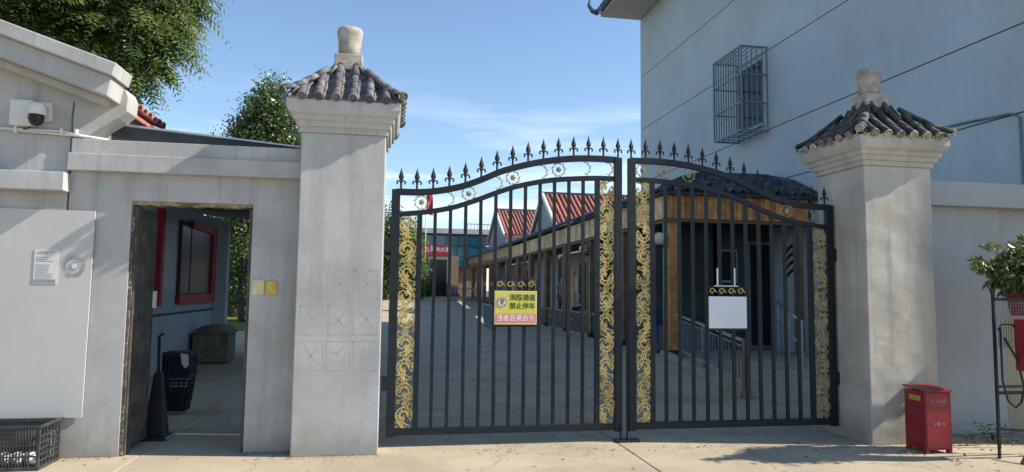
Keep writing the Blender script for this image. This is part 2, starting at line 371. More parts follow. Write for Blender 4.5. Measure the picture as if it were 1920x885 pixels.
def drip_mb(r):           # crescent drip plate below a pan tile
    m = MB(); n = 8; vs = []
    for x in (-.012, .004):
        vs += [(x, r * math.cos(PI * k / n), -r * math.sin(PI * k / n)) for k in range(n + 1)]
        vs += [(x, (r - .0) * math.cos(PI * k / n), -(r - .022) * math.sin(PI * k / n)) for k in range(n + 1)]
    q = n + 1; fs = []
    for k in range(n):
        fs += [(k, k + 1, q + k + 1, q + k), (2 * q + k, 2 * q + k + 1, 3 * q + k + 1, 3 * q + k), (k, k + 1, 2 * q + k + 1, 2 * q + k), (q + k, q + k + 1, 3 * q + k + 1, 3 * q + k)]
    m.add(vs, fs); return m
def pillar(name, label, x0, x1, y0, y1, zt, mt, m_shaft, m_end, seed):
    cx, cy = (x0 + x1) / 2, (y0 + y1) / 2; h = (x1 - x0) / 2; sy = (y1 - y0) / (x1 - x0)
    rnd = random.Random(seed)
    t = thing(name, label, 'pillar', (cx, cy, 0))
    m = MB(); m.sqloft([(h, -.02 + (zt + .02) * q / 12) for q in range(13)], (cx, cy), 1, sy)
    sh_ = m.build('shaft', m_shaft, t, bevel=.008)
    if mt == 'tile_dark': wobble(sh_, .012, 4)
    d = zt - 3.03
    prof = [(h + .02, 3.03), (h + .02, 3.08), (h + .045, 3.085), (h + .055, 3.135), (h + .075, 3.14), (h + .078, 3.18), (h + .11, 3.20), (h + .128, 3.235), (h + .135, 3.25), (h + .135, 3.33)]
    MB().sqloft([(a, z + d) for a, z in prof], (cx, cy), 1, sy).build('cornice', m_shaft, t, bevel=.005)
    E0 = h + .155; zE = 3.335 + d
    def rp(s):   # s 0 eave..1 top -> (distance, z)
        return E0 * (1 - s) + .11 * s, zE + .44 * (s * .72 + s * s * .28)
    MB().sqloft([(rp(0)[0] - .03, zE - .012)] + [(rp(s)[0] - .02, rp(s)[1] - .005) for s in (0.01, .25, .5, .75, 1)], (cx, cy), 1, 1).build('roof_bed', mt, t)
    # shared piece meshes
    Lt = .155
    cov = tile_mesh('cover', .042, .036, Lt).mesh('roof_tile', smooth=True); pan = tile_mesh('pan', .05, .043, Lt, PI * .8, False).mesh('pan_tile', smooth=True)
    dsc = disc_mb(.044).mesh('tile_end'); drp = drip_mb(.052).mesh('drip_tile'); rdg = tile_mesh('r', .05, .046, Lt + .02).mesh('ridge_tile', smooth=True)
    for a in (cov, pan, rdg): a.materials.append(M[mt])
    for a in (dsc, drp): a.materials.append(M[m_end])
    pitch_ = .155
    for side in range(4):
        ang = side * PI / 2                                   # outward direction
        o_ = Vector((math.cos(ang - PI / 2), math.sin(ang - PI / 2), 0)); l_ = Vector((math.cos(ang), math.sin(ang), 0))
        for kind, offs in (('c', [(k + .5) * pitch_ for k in range(-3, 3)]), ('p', [k * pitch_ for k in range(-3, 4)])):
            for u in offs:
                s = 0; first = True
                while s < 1:
                    dd, z = rp(s)
                    s2 = min(1, s + .245)
                    d2, z2 = rp(s2)
                    if dd - .035 < abs(u) or (d2 < abs(u) - .06 and not first) : break
                    P = Vector((cx, cy, 0)) + o_ * dd + l_ * u; P.z = z + (.020 if kind == 'c' else .028)
                    dr = (o_ * (d2 - dd) + Vector((0, 0, z2 - z))).normalized()
                    nrm = l_.cross(dr); nrm = nrm if nrm.z > 0 else -nrm
                    jit = rnd.uniform(-.03, .03)
                    yv = nrm.cross(dr)
                    mtx = Matrix((dr, yv, nrm)).transposed().to_4x4() @ Matrix.Rotation(jit, 4, 'Y')
                    pos = P + nrm * rnd.uniform(-.003, .004) + l_ * rnd.uniform(-.004, .004)
                    put('roof_tile' if kind == 'c' else 'pan_tile', cov if kind == 'c' else pan, t, pos, mtx=mtx)
                    if first:
                        put('tile_end' if kind == 'c' else 'drip_tile', dsc if kind == 'c' else drp, t, pos + (-nrm * .004 if kind == 'c' else Vector((0, 0, 0))), mtx=mtx)
                    first = False; s = s2
        # hip
        hd = (o_ + l_).normalized()
        s = 0; first = True
        while s < .8:
            dd, z = rp(s); s2 = min(1, s + .2); d2, z2 = rp(s2)
            a = Vector((cx, cy, 0)) + (o_ + l_) * (dd - .0); a.z = z + .035 + (.02 if first else 0)
            b = Vector((cx, cy, 0)) + (o_ + l_) * d2; b.z = z2 + .035
            dr = (b - a).normalized(); yv = Vector((0, 0, 1)).cross(dr).normalized(); nrm = dr.cross(yv)
            mtx = Matrix((dr, yv, nrm)).transposed().to_4x4()
            put('ridge_tile', rdg, t, a, mtx=mtx)
            if first: put('tile_end', dsc, t, a, mtx=mtx)
            first = False; s = s2
    zb = zE + .475
    MB().box(cx - .138, cx + .138, cy - .138, cy + .138, zb - .06, zb + .105).build('finial_base', 'finial', t, bevel=.01)
    MB().lathe([(.112, zb + .103), (.113, zb + .2), (.118, zb + .27), (.127, zb + .335), (.130, zb + .35), (.130, zb + .375), (.120, zb + .40), (.07, zb + .412), (.01, zb + .414)], (cx, cy), 24).build('finial', 'finial', t, smooth=True)
    return t
PL = pillar('gate_pillar', 'tall pale grey gate pillar with tiled cap between the open doorway and the gate', -.86, -.07, 6.66, 7.45, 3.03, 'tile', 'plaster', 'tile', 3)
PR = pillar('gate_pillar', 'tall grey gate pillar with mossy black tiled cap beside the red cabinet', 4.95, 5.76, 6.43, 7.24, 2.93, 'tile_dark', 'plaster_tan', 'tile_pale', 5)
# scratched squares on the left pillar: flat marks
m = MB(); rnd = random.Random(4)
def mark(x0, z0, x1, z1, wd=.009):
    k = 4; y = 6.6597; px = None
    for i in range(k):
        a = i / k; b = (i + 1) / k
        ja, jb = rnd.uniform(-.006, .006), rnd.uniform(-.006, .006)
        ax, az_ = x0 + (x1 - x0) * a + ja, z0 + (z1 - z0) * a + ja; bx, bz = x0 + (x1 - x0) * b + jb, z0 + (z1 - z0) * b + jb
        if px: ax, az_ = px
        d = Vector((bx - ax, 0, bz - az_)).normalized() * wd / 2; nx, nz = -d.z, d.x
        m.add([(ax + nx, y, az_ + nz), (ax - nx, y, az_ - nz), (bx - nx, y, bz - nz), (bx + nx, y, bz + nz)], [(0, 1, 2, 3)]); px = (bx, bz)
for r_ in range(3):
    for c_ in range(3):
        if r_ == 0 and c_ == 0: continue
        xa = -.815 + c_ * .245; zb_ = 1.72 - r_ * .335; s_ = .215; q = .27
        mark(xa, zb_, xa + s_, zb_); mark(xa + s_, zb_, xa + s_, zb_ - q); mark(xa + s_, zb_ - q, xa, zb_ - q); mark(xa, zb_ - q, xa, zb_)
        if (r_, c_) in ((2, 2),): mark(xa + .09, zb_ - .06, xa + .09, zb_ - .2, .012); mark(xa + .13, zb_ - .06, xa + .13, zb_ - .2, .012)
        elif (r_, c_) == (2, 1): mark(xa + .06, zb_ - .09, xa + .1, zb_ - .12, .012); mark(xa + .1, zb_ - .12, xa + .16, zb_ - .04, .012)
        else: mark(xa + .05, zb_ - .05, xa + .17, zb_ - .2, .010); mark(xa + .17, zb_ - .06, xa + .06, zb_ - .19, .009)
m.build('scratched_square', 'ink_faint', PL)

# ------------------------------------------------------------------ wall with doorway
WY = 6.87
t = thing('doorway_wall', 'stained pale wall with stepped coping around the open doorway left of the gate', 'wall', (-1.9, WY, 0))
m = MB().box(-2.928, -2.39, WY, WY + .25, -.02, 2.6); m.box(-1.31, -.862, WY, WY + .25, -.02, 2.6); m.box(-2.39, -1.31, WY, WY + .25, 2.345, 2.6)
m.build('wall', 'plaster', t)
MB().box(-2.925, -.862, WY - .09, WY + .30, 2.60, 2.76).build('coping', 'plaster', t, bevel=.006)
MB().box(-2.915, -.864, WY - .05, WY + .27, 2.76, 2.90).build('coping', 'plaster', t, bevel=.006)
m = MB().box(-2.39, -2.345, WY + .03, WY + .15, 0, 2.3); m.box(-1.345, -1.31, WY + .03, WY + .15, 0, 2.3); m.build('door_frame', 'rust', t, bevel=.004)
m = MB(); rnd = random.Random(9)
pts = [(-2.39 + i * .054, 2.31 + rnd.uniform(-.008, .008)) for i in range(21)]
m.prism(pts + [(-1.31, 2.347), (-2.39, 2.347)], WY + .01, WY + .13).build('lintel_edge', 'lintel', t)
m = MB()
pts = [(-2.392, z) for z in (0, 2.3)]; pz = [.0 + i * .1 for i in range(24)]
m.prism([(-2.393, 0)] + [(-2.362 + rnd.uniform(-.008, .008), z) for z in pz] + [(-2.393, 2.31)], WY + .012, WY + .028).build('peeling_jamb', 'peel', t)
dr = MB().box(-2.375, -2.345, WY + .16, WY + .60, .05, 2.29).build('door', 'rust', t, bevel=.004)
for z0, z1 in ((.15, .75), (.85, 1.5), (1.6, 2.2)): MB().box(-2.345, -2.337, WY + .21, WY + .55, z0, z1).build('door_panel', 'rust', dr)
MB().box(-2.343, -2.31, WY + .54, WY + .59, 1.33, 1.5).build('lock_case', 'white', dr, bevel=.005)

# brass plate and switch
t = thing('intercom_plate', 'pale yellow plate beside a square brass switch right of the doorway', 'intercom', (-1.2, WY, 1.55))
MB().box(-1.29, -1.18, WY - .012, WY, 1.48, 1.62).build('plate', 'plate_pale', t, bevel=.003)
t = thing('brass_switch', 'square brass switch plate between the pale yellow plate and the gate pillar', 'switch', (-1.11, WY, 1.55))
b_ = MB().box(-1.168, -1.062, WY - .014, WY, 1.48, 1.61).build('plate', 'plate_gold', t, bevel=.004)
MB().box(-1.14, -1.09, WY - .02, WY - .013, 1.515, 1.575).build('button', 'plate_gold', t, bevel=.003)

# ------------------------------------------------------------------ gatehouse
t = thing('gatehouse', 'white gatehouse with heavy stepped gable edge at the left of the photo', 'building', (-4.5, WY, 0))
m = MB().prism([(-7, -.02), (-2.945, -.02), (-2.945, 3.22), (-2.5, 3.12), (-2.55, 3.42), (-3.45, 3.75), (-7, 5.0)][:2] + [(-2.945, 3.35), (-7, 4.72)], WY - .005, WY + .3)
m.build('wall', 'plaster', t)
def rake(dx0, z0, th, y0, y1, xr, nm, bev=.01):
    # parallelogram following the roof slope .34, from x=-7 to xr ; z0 = top height at x=-2.45
    f = lambda x, o: z0 + (-2.45 - x) * .34 + o
    return MB().prism([(-7, f(-7, 0)), (xr, f(xr, 0)), (xr - .03, f(xr - .03, -th)), (-7, f(-7, -th))], y0, y1).build(nm, 'plaster', t, bevel=bev)
rake(0, 3.535, .13, 6.50, 6.90, -2.455, 'gable_moulding')
rake(0, 3.405, .19, 6.56, 6.89, -2.51, 'gable_moulding')
rake(0, 3.215, .07, 6.70, 6.885, -2.60, 'gable_moulding')
MB().prism([(-2.50, 3.40), (-2.47, 3.33), (-2.475, 3.19), (-2.55, 3.12), (-2.84, 2.912), (-2.96, 2.912), (-2.96, 3.36), (-2.6, 3.30)], WY - .012, 7.12).build('corner_bracket', 'plaster', t, bevel=.008)
MB().box(-7, -2.92, 6.72, WY - .006, 2.40, 2.57).build('ledge', 'plaster', t, bevel=.006)
MB().box(-2.944, -2.70, WY + .25, WY + 1.35, 0, 3.27).build('side_wall', 'board', t)
# tiled slope behind the moulding
sl = math.atan(.34)
MB().add([(-2.6, 6.92, 3.30), (-2.6, 8.2, 3.30), (-7, 8.2, 4.8), (-7, 6.92, 4.8), (-2.6, 6.92, 3.26), (-2.6, 8.2, 3.26), (-7, 8.2, 4.76), (-7, 6.92, 4.76)], [(0, 1, 2, 3), (4, 5, 6, 7), (0, 1, 5, 4), (1, 2, 6, 5), (2, 3, 7, 6), (3, 0, 4, 7)]).build('roof_bed', 'tile_red', t)
rt = tile_mesh('x', .075, .065, .42, th=.014).mesh('roof_tile', smooth=True); rt.materials.append(M['tile_red'])
for k in range(9):
    for q_ in range(9):
        a = Vector((-2.57 - q_ * .36, 6.98 + k * .15, 3.325 + q_ * .36 * .34))
        dr = Vector((-1, 0, .34)).normalized(); yv = Vector((0, -1, 0)); nrm = dr.cross(yv)
        nrm = nrm if nrm.z > 0 else -nrm; yv = nrm.cross(dr)
        put('roof_tile', rt, t, a + Vector((0, 0, random.uniform(-.006, .006))), mtx=Matrix((dr, yv, nrm)).transposed().to_4x4())
m = MB().tube([(-2.936, WY - .012, 2.59), (-2.93, WY - .012, 2.9), (-2.937, WY - .012, 3.1), (-2.93, WY - .012, 3.25)], .008, 5); m.build('wall_joint', 'groove', t)

# awning over the passage
t = thing('awning', 'dark sheet awning over the passage behind the doorway coping', 'awning', (-2, 7.2, 2.9))
n_ = 60; vs = []
for j, y in enumerate((7.14, 18.5)):
    for i in range(n_ + 1):
        x = -2.68 + i * (1.78 / n_) if y < 8 else -5.2 + i * (4.2 / n_); z = 3.135 + (-2.79 - x) * .081 + .012 * (i % 2) + (.1 if y > 8 else 0)
        vs.append((x, y, z)); vs.append((x, y, z - .012))
m = MB(); q = 2 * (n_ + 1)
fs = [(2 * i, 2 * i + 2, q + 2 * i + 2, q + 2 * i) for i in range(n_)] + [(2 * i + 1, 2 * i + 3, q + 2 * i + 3, q + 2 * i + 1) for i in range(n_)] + [(2 * i, 2 * i + 2, 2 * i + 3, 2 * i + 1) for i in range(n_)]
m.add(vs, fs).build('sheet', 'awning', t)
MB().prism([(-2.86, 2.905), (-.88, 2.905), (-.88, 2.965), (-2.80, 3.125)], 7.125, 7.139).build('fascia', 'awning', t)
MB().tube([(-2.84, 7.11, 3.13), (-.88, 7.11, 2.97)], .012, 6).build('edge_trim', 'steel', t)

# notice board and papers
bd = MB().prism([(-4.6, 2.24), (-2.69, 2.235), (-2.70, .36), (-4.6, .38)], WY - .025, WY - .012).build('notice_board', 'board', None, loc=(-3.2, WY, 1.2)); tag(bd, 'large blank white board fixed to the wall above the black crate', 'board')
ps = thing('paper_notice', 'small grey printed paper stuck on the large white board', 'poster', (-3.06, WY - .03, 1.7))
MB().box(-3.17, -2.97, WY - .030, WY - .027, 1.56, 1.87).build('sheet', 'paper', ps)
m = MB(); rnd = random.Random(2)
z = 1.845
m2 = MB()
for k in range(15):
    if k in (2, 6): z -= .018; continue
    ln = rnd.uniform(.08, .155); x = -3.155 + (.02 if k == 0 else 0)
    while x < -3.155 + ln:
        ww = rnd.uniform(.006, .014); m.box(x, x + ww, WY - .0312, WY - .0302, z, z + (.010 if k < 2 else .006)); x += ww + .003
    z -= .0165
m.build('print', 'ink_grey', ps)
MB().box(-3.168, -2.985, WY - .0311, WY - .0301, 1.565, 1.60).build('print_band', 'ink_grey', ps)
t = thing('round_sticker', 'round grey starburst sticker next to the printed paper on the white board', 'sticker', (-2.85, WY - .03, 1.72))
m = MB(); cx_, cz_ = -2.835, 1.725
for k in range(40):
    a = k * 2 * PI / 40; r0 = .062 + .006 * (k % 2); r1 = .088 + rnd.uniform(0, .02)
    p = Vector((cx_ + r0 * math.cos(a), WY - .028, cz_ + r0 * math.sin(a))); q = Vector((cx_ + r1 * math.cos(a), WY - .028, cz_ + r1 * math.sin(a)))
    m.obox(p, q, .004, .002)
m.build('rays', 'ink_grey', t)
MB().tube([(cx_, WY - .0295, cz_), (cx_, WY - .0265, cz_)], .036, 20).build('disc', 'ink_grey', t)
MB().tube([(cx_, WY - .0305, cz_), (cx_, WY - .029, cz_)], .026, 20).build('centre', 'paper', t)

# camera, boxes, conduit
t = thing('junction_box', 'large white square junction box left of the security camera', 'box', (-3.35, WY, 3.1))
MB().box(-3.43, -3.24, WY - .09, WY - .006, 2.99, 3.23).build('case', 'white', t, bevel=.012)
MB().box(-3.42, -3.25, WY - .096, WY - .091, 3.0, 3.22).build('lid', 'white', t, bevel=.004)
t = thing('security_camera', 'white dome security camera with black lens housing above the conduit', 'camera', (-3.17, WY, 3.1))
MB().box(-3.20, -3.10, WY - .06, WY - .006, 3.05, 3.22).build('bracket', 'white', t, bevel=.008)
MB().tube([(-3.15, WY - .05, 3.15), (-3.16, WY - .14, 3.14)], .03, 10).build('arm', 'white', t, smooth=True)
MB().lathe([(.03, 3.185), (.068, 3.178), (.074, 3.16), (.075, 3.085), (.066, 3.075)], (-3.17, WY - .16), 24).build('housing', 'white', t, smooth=True)
MB().lathe([(.06, 3.078), (.064, 3.05), (.058, 3.015), (.038, 2.985), (.01, 2.975)], (-3.17, WY - .16), 20).build('dome', 'black', t, smooth=True)
MB().tube([(-3.17, WY - .19, 3.03), (-3.17, WY - .228, 3.022)], .026, 16).build('lens', 'glass_dark', t)
t = thing('conduit', 'white plastic conduit running along the wall below the security camera', 'pipe', (-3.3, WY, 2.94))
MB().tube([(-7, WY - .03, 2.985), (-3.0, WY - .03, 2.962), (-2.86, WY - .04, 2.93), (-2.62, WY - .02, 2.905)], .013, 8).build('pipe', 'white', t, smooth=True)
MB().tube([(-3.45, WY - .035, 2.955), (-2.93, WY - .035, 2.93), (-2.80, WY - .045, 2.925)], .011, 8).build('pipe', 'white', t, smooth=True)
m = MB()
for x in (-3.4, -3.02, -2.9): m.box(x, x + .02, WY - .05, WY - .006, 2.925, 2.99)
m.build('clip', 'white', t)
MB().tube([(-3.24, WY - .05, 3.0), (-3.28, WY - .06, 2.97), (-3.33, WY - .04, 2.965)], .006, 5).build('wire', 'black', t)

# ------------------------------------------------------------------ black crate
t = thing('plastic_crate', 'dark grey plastic crate standing on the ground under the white board', 'crate', (-3.2, 6.65, 0))
x0, x1, y0, y1, H = -3.44, -2.85, 6.44, 6.82, .37
m = MB()
for z0, z1 in ((.0, .03), (H - .03, H)):
    m.box(x0, x1, y0, y0 + .02, z0, z1); m.box(x0, x1, y1 - .02, y1, z0, z1); m.box(x0, x0 + .02, y0 + .02, y1 - .02, z0, z1); m.box(x1 - .02, x1, y0 + .02, y1 - .02, z0, z1)
for x in (x0, x1 - .025):
    for y in (y0, y1 - .025): m.box(x, x + .025, y, y + .025, .03, H - .03)
m.box(x0 - .012, x1 + .012, y0 - .012, y0, H - .02, H + .004); m.box(x1, x1 + .012, y0 - .0, y1 + .012, H - .02, H + .004)
m.build('frame', 'crate', t, bevel=.003)
for nm, yy in (('front_lattice', y0 + .003), ('back_lattice', y1 - .012)):
    m = MB()
    for k in range(21): x = x0 + .035 + k * .0235; m.box(x, x + .010, yy, yy + .008, .03, H - .03)
    for z in (.11, .2, .27): m.box(x0 + .025, x1 - .025, yy - .002, yy + .010, z, z + .012)
    m.build(nm, 'crate', t)
for xx in (x0 + .004, x1 - .012):
    m = MB()
    for z in (.07, .12, .17, .22, .27): m.box(xx, xx + .008, y0 + .025, y1 - .025, z, z + .012)
    for k in range(5): y = y0 + .07 + k * .06; m.box(xx - .001, xx + .009, y, y + .012, .03, H - .03)
    m.build('side_lattice', 'crate', t)
MB().box(x0 + .02, x1 - .02, y0 + .02, y1 - .02, .006, .02).build('bottom', 'crate', t)
rg = MB()
for k in range(9):
    rg.sphere((x0 + .08 + k * .05, y0 + .12 + .1 * (k % 2), .07), .055, 8, 6, .8)
tag(rg.build('cloth_bundle', 'paper', None, smooth=True, loc=(-3.2, 6.6, .03)), 'pale crumpled bundle lying inside the dark grey crate', 'cloth')

# ------------------------------------------------------------------ gate
GY = 6.95
TOP = [(0.0, 2.53), (.35, 2.54), (.67, 2.60), (.89, 2.68), (1.12, 2.785), (1.46, 2.885), (1.80, 2.945), (2.10, 2.965), (2.44, 2.96)]
MID = [(0.0, 2.295), (.35, 2.335), (.62, 2.39), (.84, 2.465), (1.06, 2.555), (1.29, 2.635), (1.63, 2.71), (1.92, 2.74), (2.17, 2.755), (2.44, 2.755)]
def ip(tab, x):
    x = max(tab[0][0], min(tab[-1][0], x))
    for i in range(len(tab) - 1):
        if x <= tab[i + 1][0] + 1e-9:
            a, b = tab[i], tab[i + 1]; u = (x - a[0]) / (b[0] - a[0])
            m0 = (b[1] - tab[max(i - 1, 0)][1]) / (b[0] - tab[max(i - 1, 0)][0]); j = min(i + 2, len(tab) - 1); m1 = (tab[j][1] - a[1]) / (tab[j][0] - a[0])
            h_ = b[0] - a[0]
            return (2 * u ** 3 - 3 * u ** 2 + 1) * a[1] + (u ** 3 - 2 * u ** 2 + u) * h_ * m0 + (-2 * u ** 3 + 3 * u ** 2) * b[1] + (u ** 3 - u ** 2) * h_ * m1
def ribbon(pts, wy, wz):
    m = MB(); vs = []
    for i, (x, z) in enumerate(pts):
        a = pts[max(i - 1, 0)]; b = pts[min(i + 1, len(pts) - 1)]; d = Vector((b[0] - a[0], b[1] - a[1])).normalized(); nx, nz = -d.y * wz / 2, d.x * wz / 2
        vs += [(x - nx, GY - wy / 2, z - nz), (x + nx, GY - wy / 2, z + nz), (x + nx, GY + wy / 2, z + nz), (x - nx, GY + wy / 2, z - nz)]
    n = len(pts); fs = [(i * 4 + k, i * 4 + (k + 1) % 4, i * 4 + 4 + (k + 1) % 4, i * 4 + 4 + k) for i in range(n - 1) for k in range(4)]
    fs += [(0, 1, 2, 3), tuple(n * 4 - 1 - k for k in range(4))]
    return m.add(vs, fs)
def finial_mb():
    # fleur-de-lis spear: stem, blade, two curled side leaves, collar
    m = MB()
    m.lathe([(.011, 0), (.011, .065), (.016, .07), (.016, .082), (.009, .09)], (0, 0), 8)
    n = 10
    prof = [(.006, .085), (.020, .105), (.027, .125), (.024, .145), (.013, .175), (.006, .20), (.0012, .222)]
    vs = []
    for r, z in prof: vs += [(r, 0, z), (0, .35 * r, z), (-r, 0, z), (0, -.35 * r, z)]
    fs = [(i * 4 + k, i * 4 + (k + 1) % 4, i * 4 + 4 + (k + 1) % 4, i * 4 + 4 + k) for i in range(len(prof) - 1) for k in range(4)] + [(0, 1, 2, 3)]
    m.add(vs, fs)
    for s in (-1, 1):
        pts = [(0, 0, .075), (s * .018, 0, .088), (s * .034, 0, .086), (s * .043, 0, .072), (s * .039, 0, .058), (s * .031, 0, .062)]
        m.tube(pts, [.007, .0075, .008, .0085, .010, .007], 6)
    return m
fin = finial_mb().mesh('finial', smooth=False); fin.materials.append(M['iron'])
def arc(cx, cz, r, a0, a1, n=14, r2=None):
    r2 = r if r2 is None else r2
    return [(cx + (r + (r2 - r) * i / n) * math.cos(math.radians(a0 + (a1 - a0) * i / n)), 0, cz + (r + (r2 - r) * i / n) * math.sin(math.radians(a0 + (a1 - a0) * i / n))) for i in range(n + 1)]
def scroll_mb(k):
    """one cell of the cut gold scrollwork, .165 wide, .24 high"""
    m = MB(); t1, t2 = .0098, .0080
    m.tube(arc(.0, .0, .074, -70, 215, 22), t1, 4)
    m.tube(arc(.008, -.004, .046, 190, -130, 18, .030), t1, 4)
    m.tube(arc(.012, -.006, .026, 60, -210, 12, .010), t2, 4)
    m.tube(arc(-.035, -.085, .055, 65, -35, 9), t1, 4)
    m.tube(arc(.075, -.075, .075, 215, 130, 9), t1, 4)
    m.tube(arc(-.055, .085, .035, -60, 150, 9, .02), t2, 4)
    m.tube(arc(.045, .095, .035, 250, 20, 11, .018), t2, 4)
    m.tube(arc(-.05, -.105, .022, 0, 300, 9, .010), t2, 4)
    for a in (-50, -15, 20, 55, 95, 130, 165, 200):
        ra = math.radians(a)
        m.tube([(.048 * math.cos(ra), 0, .048 * math.sin(ra)), (.062 * math.cos(ra + .15), 0, .062 * math.sin(ra + .15)), (.074 * math.cos(ra + .05), 0, .074 * math.sin(ra + .05))], t2, 4)
    m.tube([(.06, 0, -.06), (.02, 0, -.095), (-.02, 0, -.118)], t1, 4); m.tube([(.0, 0, -.115), (.04, 0, -.105), (.075, 0, -.12)], t2, 4)
    m.tube([(-.075, 0, .06), (-.084, 0, .09), (-.07, 0, .115)], t2, 4); m.tube([(.0, 0, .074), (-.012, 0, .1), (.008, 0, .125)], t1, 4)
    m.tube(arc(.052, -.052, .030, 40, 340, 9), t2, 4); m.tube(arc(-.052, .050, .028, 100, 420, 9), t2, 4); m.tube(arc(.0, -.10, .032, 200, -20, 9), t2, 4)
    if k: m.tube(arc(.03, .035, .018, 0, 330, 8), t2, 4); m.tube(arc(-.035, -.03, .02, 90, 400, 8), t2, 4)
    else: m.tube(arc(-.03, .03, .022, 0, 300, 8), t2, 4)
    return m
scr = [scroll_mb(k).mesh('scroll') for k in (0, 1)]
for s_ in scr: s_.materials.append(M['gold'])
def rosette(full):
    m = MB()
    m.tube(arc(0, 0, .068, 0, 360, 20) if full == 2 else arc(0, 0, .066, -80, 95, 14), .0045, 5)
    for a in range(0, 360, 40) if full == 2 else range(-70, 90, 40):
        ra = math.radians(a); m.tube([(.068 * math.cos(ra), 0, .068 * math.sin(ra)), (.088 * math.cos(ra + .25), 0, .088 * math.sin(ra + .25))], [.005, .002], 4)
        m.tube([(.066 * math.cos(ra), 0, .066 * math.sin(ra)), (.048 * math.cos(ra - .3), 0, .048 * math.sin(ra - .3))], [.005, .002], 4)
    return m
def flower_mb():
    m = MB()
    for k in range(5):
        a = k * 2 * PI / 5; m.sphere((.018 * math.cos(a), -.004, .018 * math.sin(a)), .015, 7, 5, 1)
    m.sphere((0, -.012, 0), .01, 7, 5); return m
ring2 = rosette(2).mesh('ring'); hook = rosette(1).mesh('hook'); flw = flower_mb().mesh('flower', smooth=True)
for a in (ring2, hook): a.materials.append(M['gold_dull'])
flw.materials.append(M['gold_dull'])
GC = 2.462
def leaf(sgn, label):
    fx = (lambda u: u) if sgn > 0 else (lambda u: 2 * GC - u)      # u = distance coordinate from the left end
    t = thing('gate_leaf', label, 'gate', (fx(0.0), GY, 0))
    B = lambda u0, u1, y0, y1, z0, z1: MB().box(min(fx(u0), fx(u1)), max(fx(u0), fx(u1)), y0, y1, z0, z1)
    B(0, .085, GY - .03, GY + .03, .10, 2.555).build('stile', 'iron', t, bevel=.003)
    B(2.345, 2.425, GY - .03, GY + .03, .10, 2.985).build('stile', 'iron', t, bevel=.003)
    B(.085, 2.345, GY - .025, GY + .025, .115, .185).build('bottom_rail', 'iron', t, bevel=.003)
    pt = [(fx(u), ip(TOP, u)) for u in np.linspace(.04, 2.385, 40)]; ribbon(pt, .05, .062).build('top_rail', 'iron', t)
    pm = [(fx(u), ip(MID, u)) for u in np.linspace(.084, 2.346, 40)]; ribbon(pm, .042, .05).build('arched_rail', 'iron', t)
    # wide bars beside the scroll strips
    for u in (.285, 2.155): B(u - .026, u + .026, GY - .02, GY + .02, .184, ip(MID, u) - .015).build('bar', 'iron', t, bevel=.002)
    for k in range(11):
        u = .285 + (k + 1) * (2.155 - .285) / 12
        zt_ = ip(MID, u) - .012; j0, j1, j2 = (random.uniform(-.003, .003) for _ in range(3)); mb_ = MB()
        xs_ = [fx(u) + j0, fx(u) + j1, fx(u) + j2 * .7, fx(u)]; zs_ = [.184, .9, 1.7, zt_]; vs_ = []
        for xx_, zz_ in zip(xs_, zs_): vs_ += [(xx_ - .0165, GY - .0165, zz_), (xx_ + .0165, GY - .0165, zz_), (xx_ + .0165, GY + .0165, zz_), (xx_ - .0165, GY + .0165, zz_)]
        mb_.add(vs_, [(i_ * 4 + q_, i_ * 4 + (q_ + 1) % 4, i_ * 4 + 4 + (q_ + 1) % 4, i_ * 4 + 4 + q_) for i_ in range(3) for q_ in range(4)] + [(3, 2, 1, 0), (12, 13, 14, 15)])
        mb_.build('bar', 'iron', t, bevel=.002)
    # scrolls
    rnd = random.Random(11)
    for uc, ztop in ((.172, ip(MID, .17)), (2.250, ip(MID, 2.25))):
        n = int(round((ztop - .2) / .232)); dz = (ztop - .2) / n
        for k in range(n):
            o = put('scroll', scr[k % 2], t, (fx(uc) + rnd.uniform(-.003, .003), GY - .006, .19 + dz * (k + .5)), scale=(sgn * (1 if k % 2 else -1) * 1.06, 1, dz / .226 * (1 if rnd.random() < .7 else -1)))
            o.rotation_euler = (0, rnd.uniform(-.12, .12), 0)
            if sgn < 0 and uc < 1: o.material_slots[0].link = 'OBJECT'; o.material_slots[0].material = M['gold_dull']  # duller gold puts the shade on this hinge-side strip into its colour
    for k in range(15):
        u = .085 + k * .1645 if k else .09
        put('finial', fin, t, (fx(u), GY, ip(TOP, u) + .025))
    for u, kd in ((.30, 2), (.56, 1), (.78, 2), (1.06, 1), (1.24, 2), (1.54, 1), (1.73, 2), (2.01, 1), (2.26, 1)):
        if sgn < 0: kd = {.30: 1, .56: 2, 1.73: 2, 2.26: 2, 2.01: 2}.get(u, 1 if u > 1.6 else 0)
        if kd == 0: continue
        zz = (ip(TOP, u) + ip(MID, u)) / 2
        o = put('ring' if kd == 2 else 'hook', ring2 if kd == 2 else hook, t, (fx(u), GY, zz), scale=(1, 1, 1.0))
        if kd == 2:
            f_ = put('flower', flw, o, (0, 0, 0)); f_.location = (0, -.004, 0)
    # hinges on the pillar
    for z in (.55, 1.92):
        B(-.055 if sgn > 0 else -.025, .0, GY - .035, GY + .035, z, z + .14).build('hinge', 'iron', t, bevel=.004)
    return t
GL = leaf(1, 'left black iron gate leaf with gold scrollwork, carrying the yellow sign')
GR = leaf(-1, 'right black iron gate leaf with gold scrollwork, carrying the blank white sign')
# drop bolt and floor plate
t = thing('drop_bolt', 'thin vertical drop bolt where the two gate leaves meet', 'bolt', (GC, GY, 0))
MB().tube([(2.468, GY - .045, .02), (2.468, GY - .045, 1.05)], .009, 6).build('rod', 'iron', t)
MB().tube([(2.40, GY - .045, .02), (2.40, GY - .045, .14)], .012, 6).build('foot_rod', 'iron', t)
MB().box(2.34, 2.60, GY - .10, GY + .03, .0, .022).build('floor_plate', 'iron', t, bevel=.004)
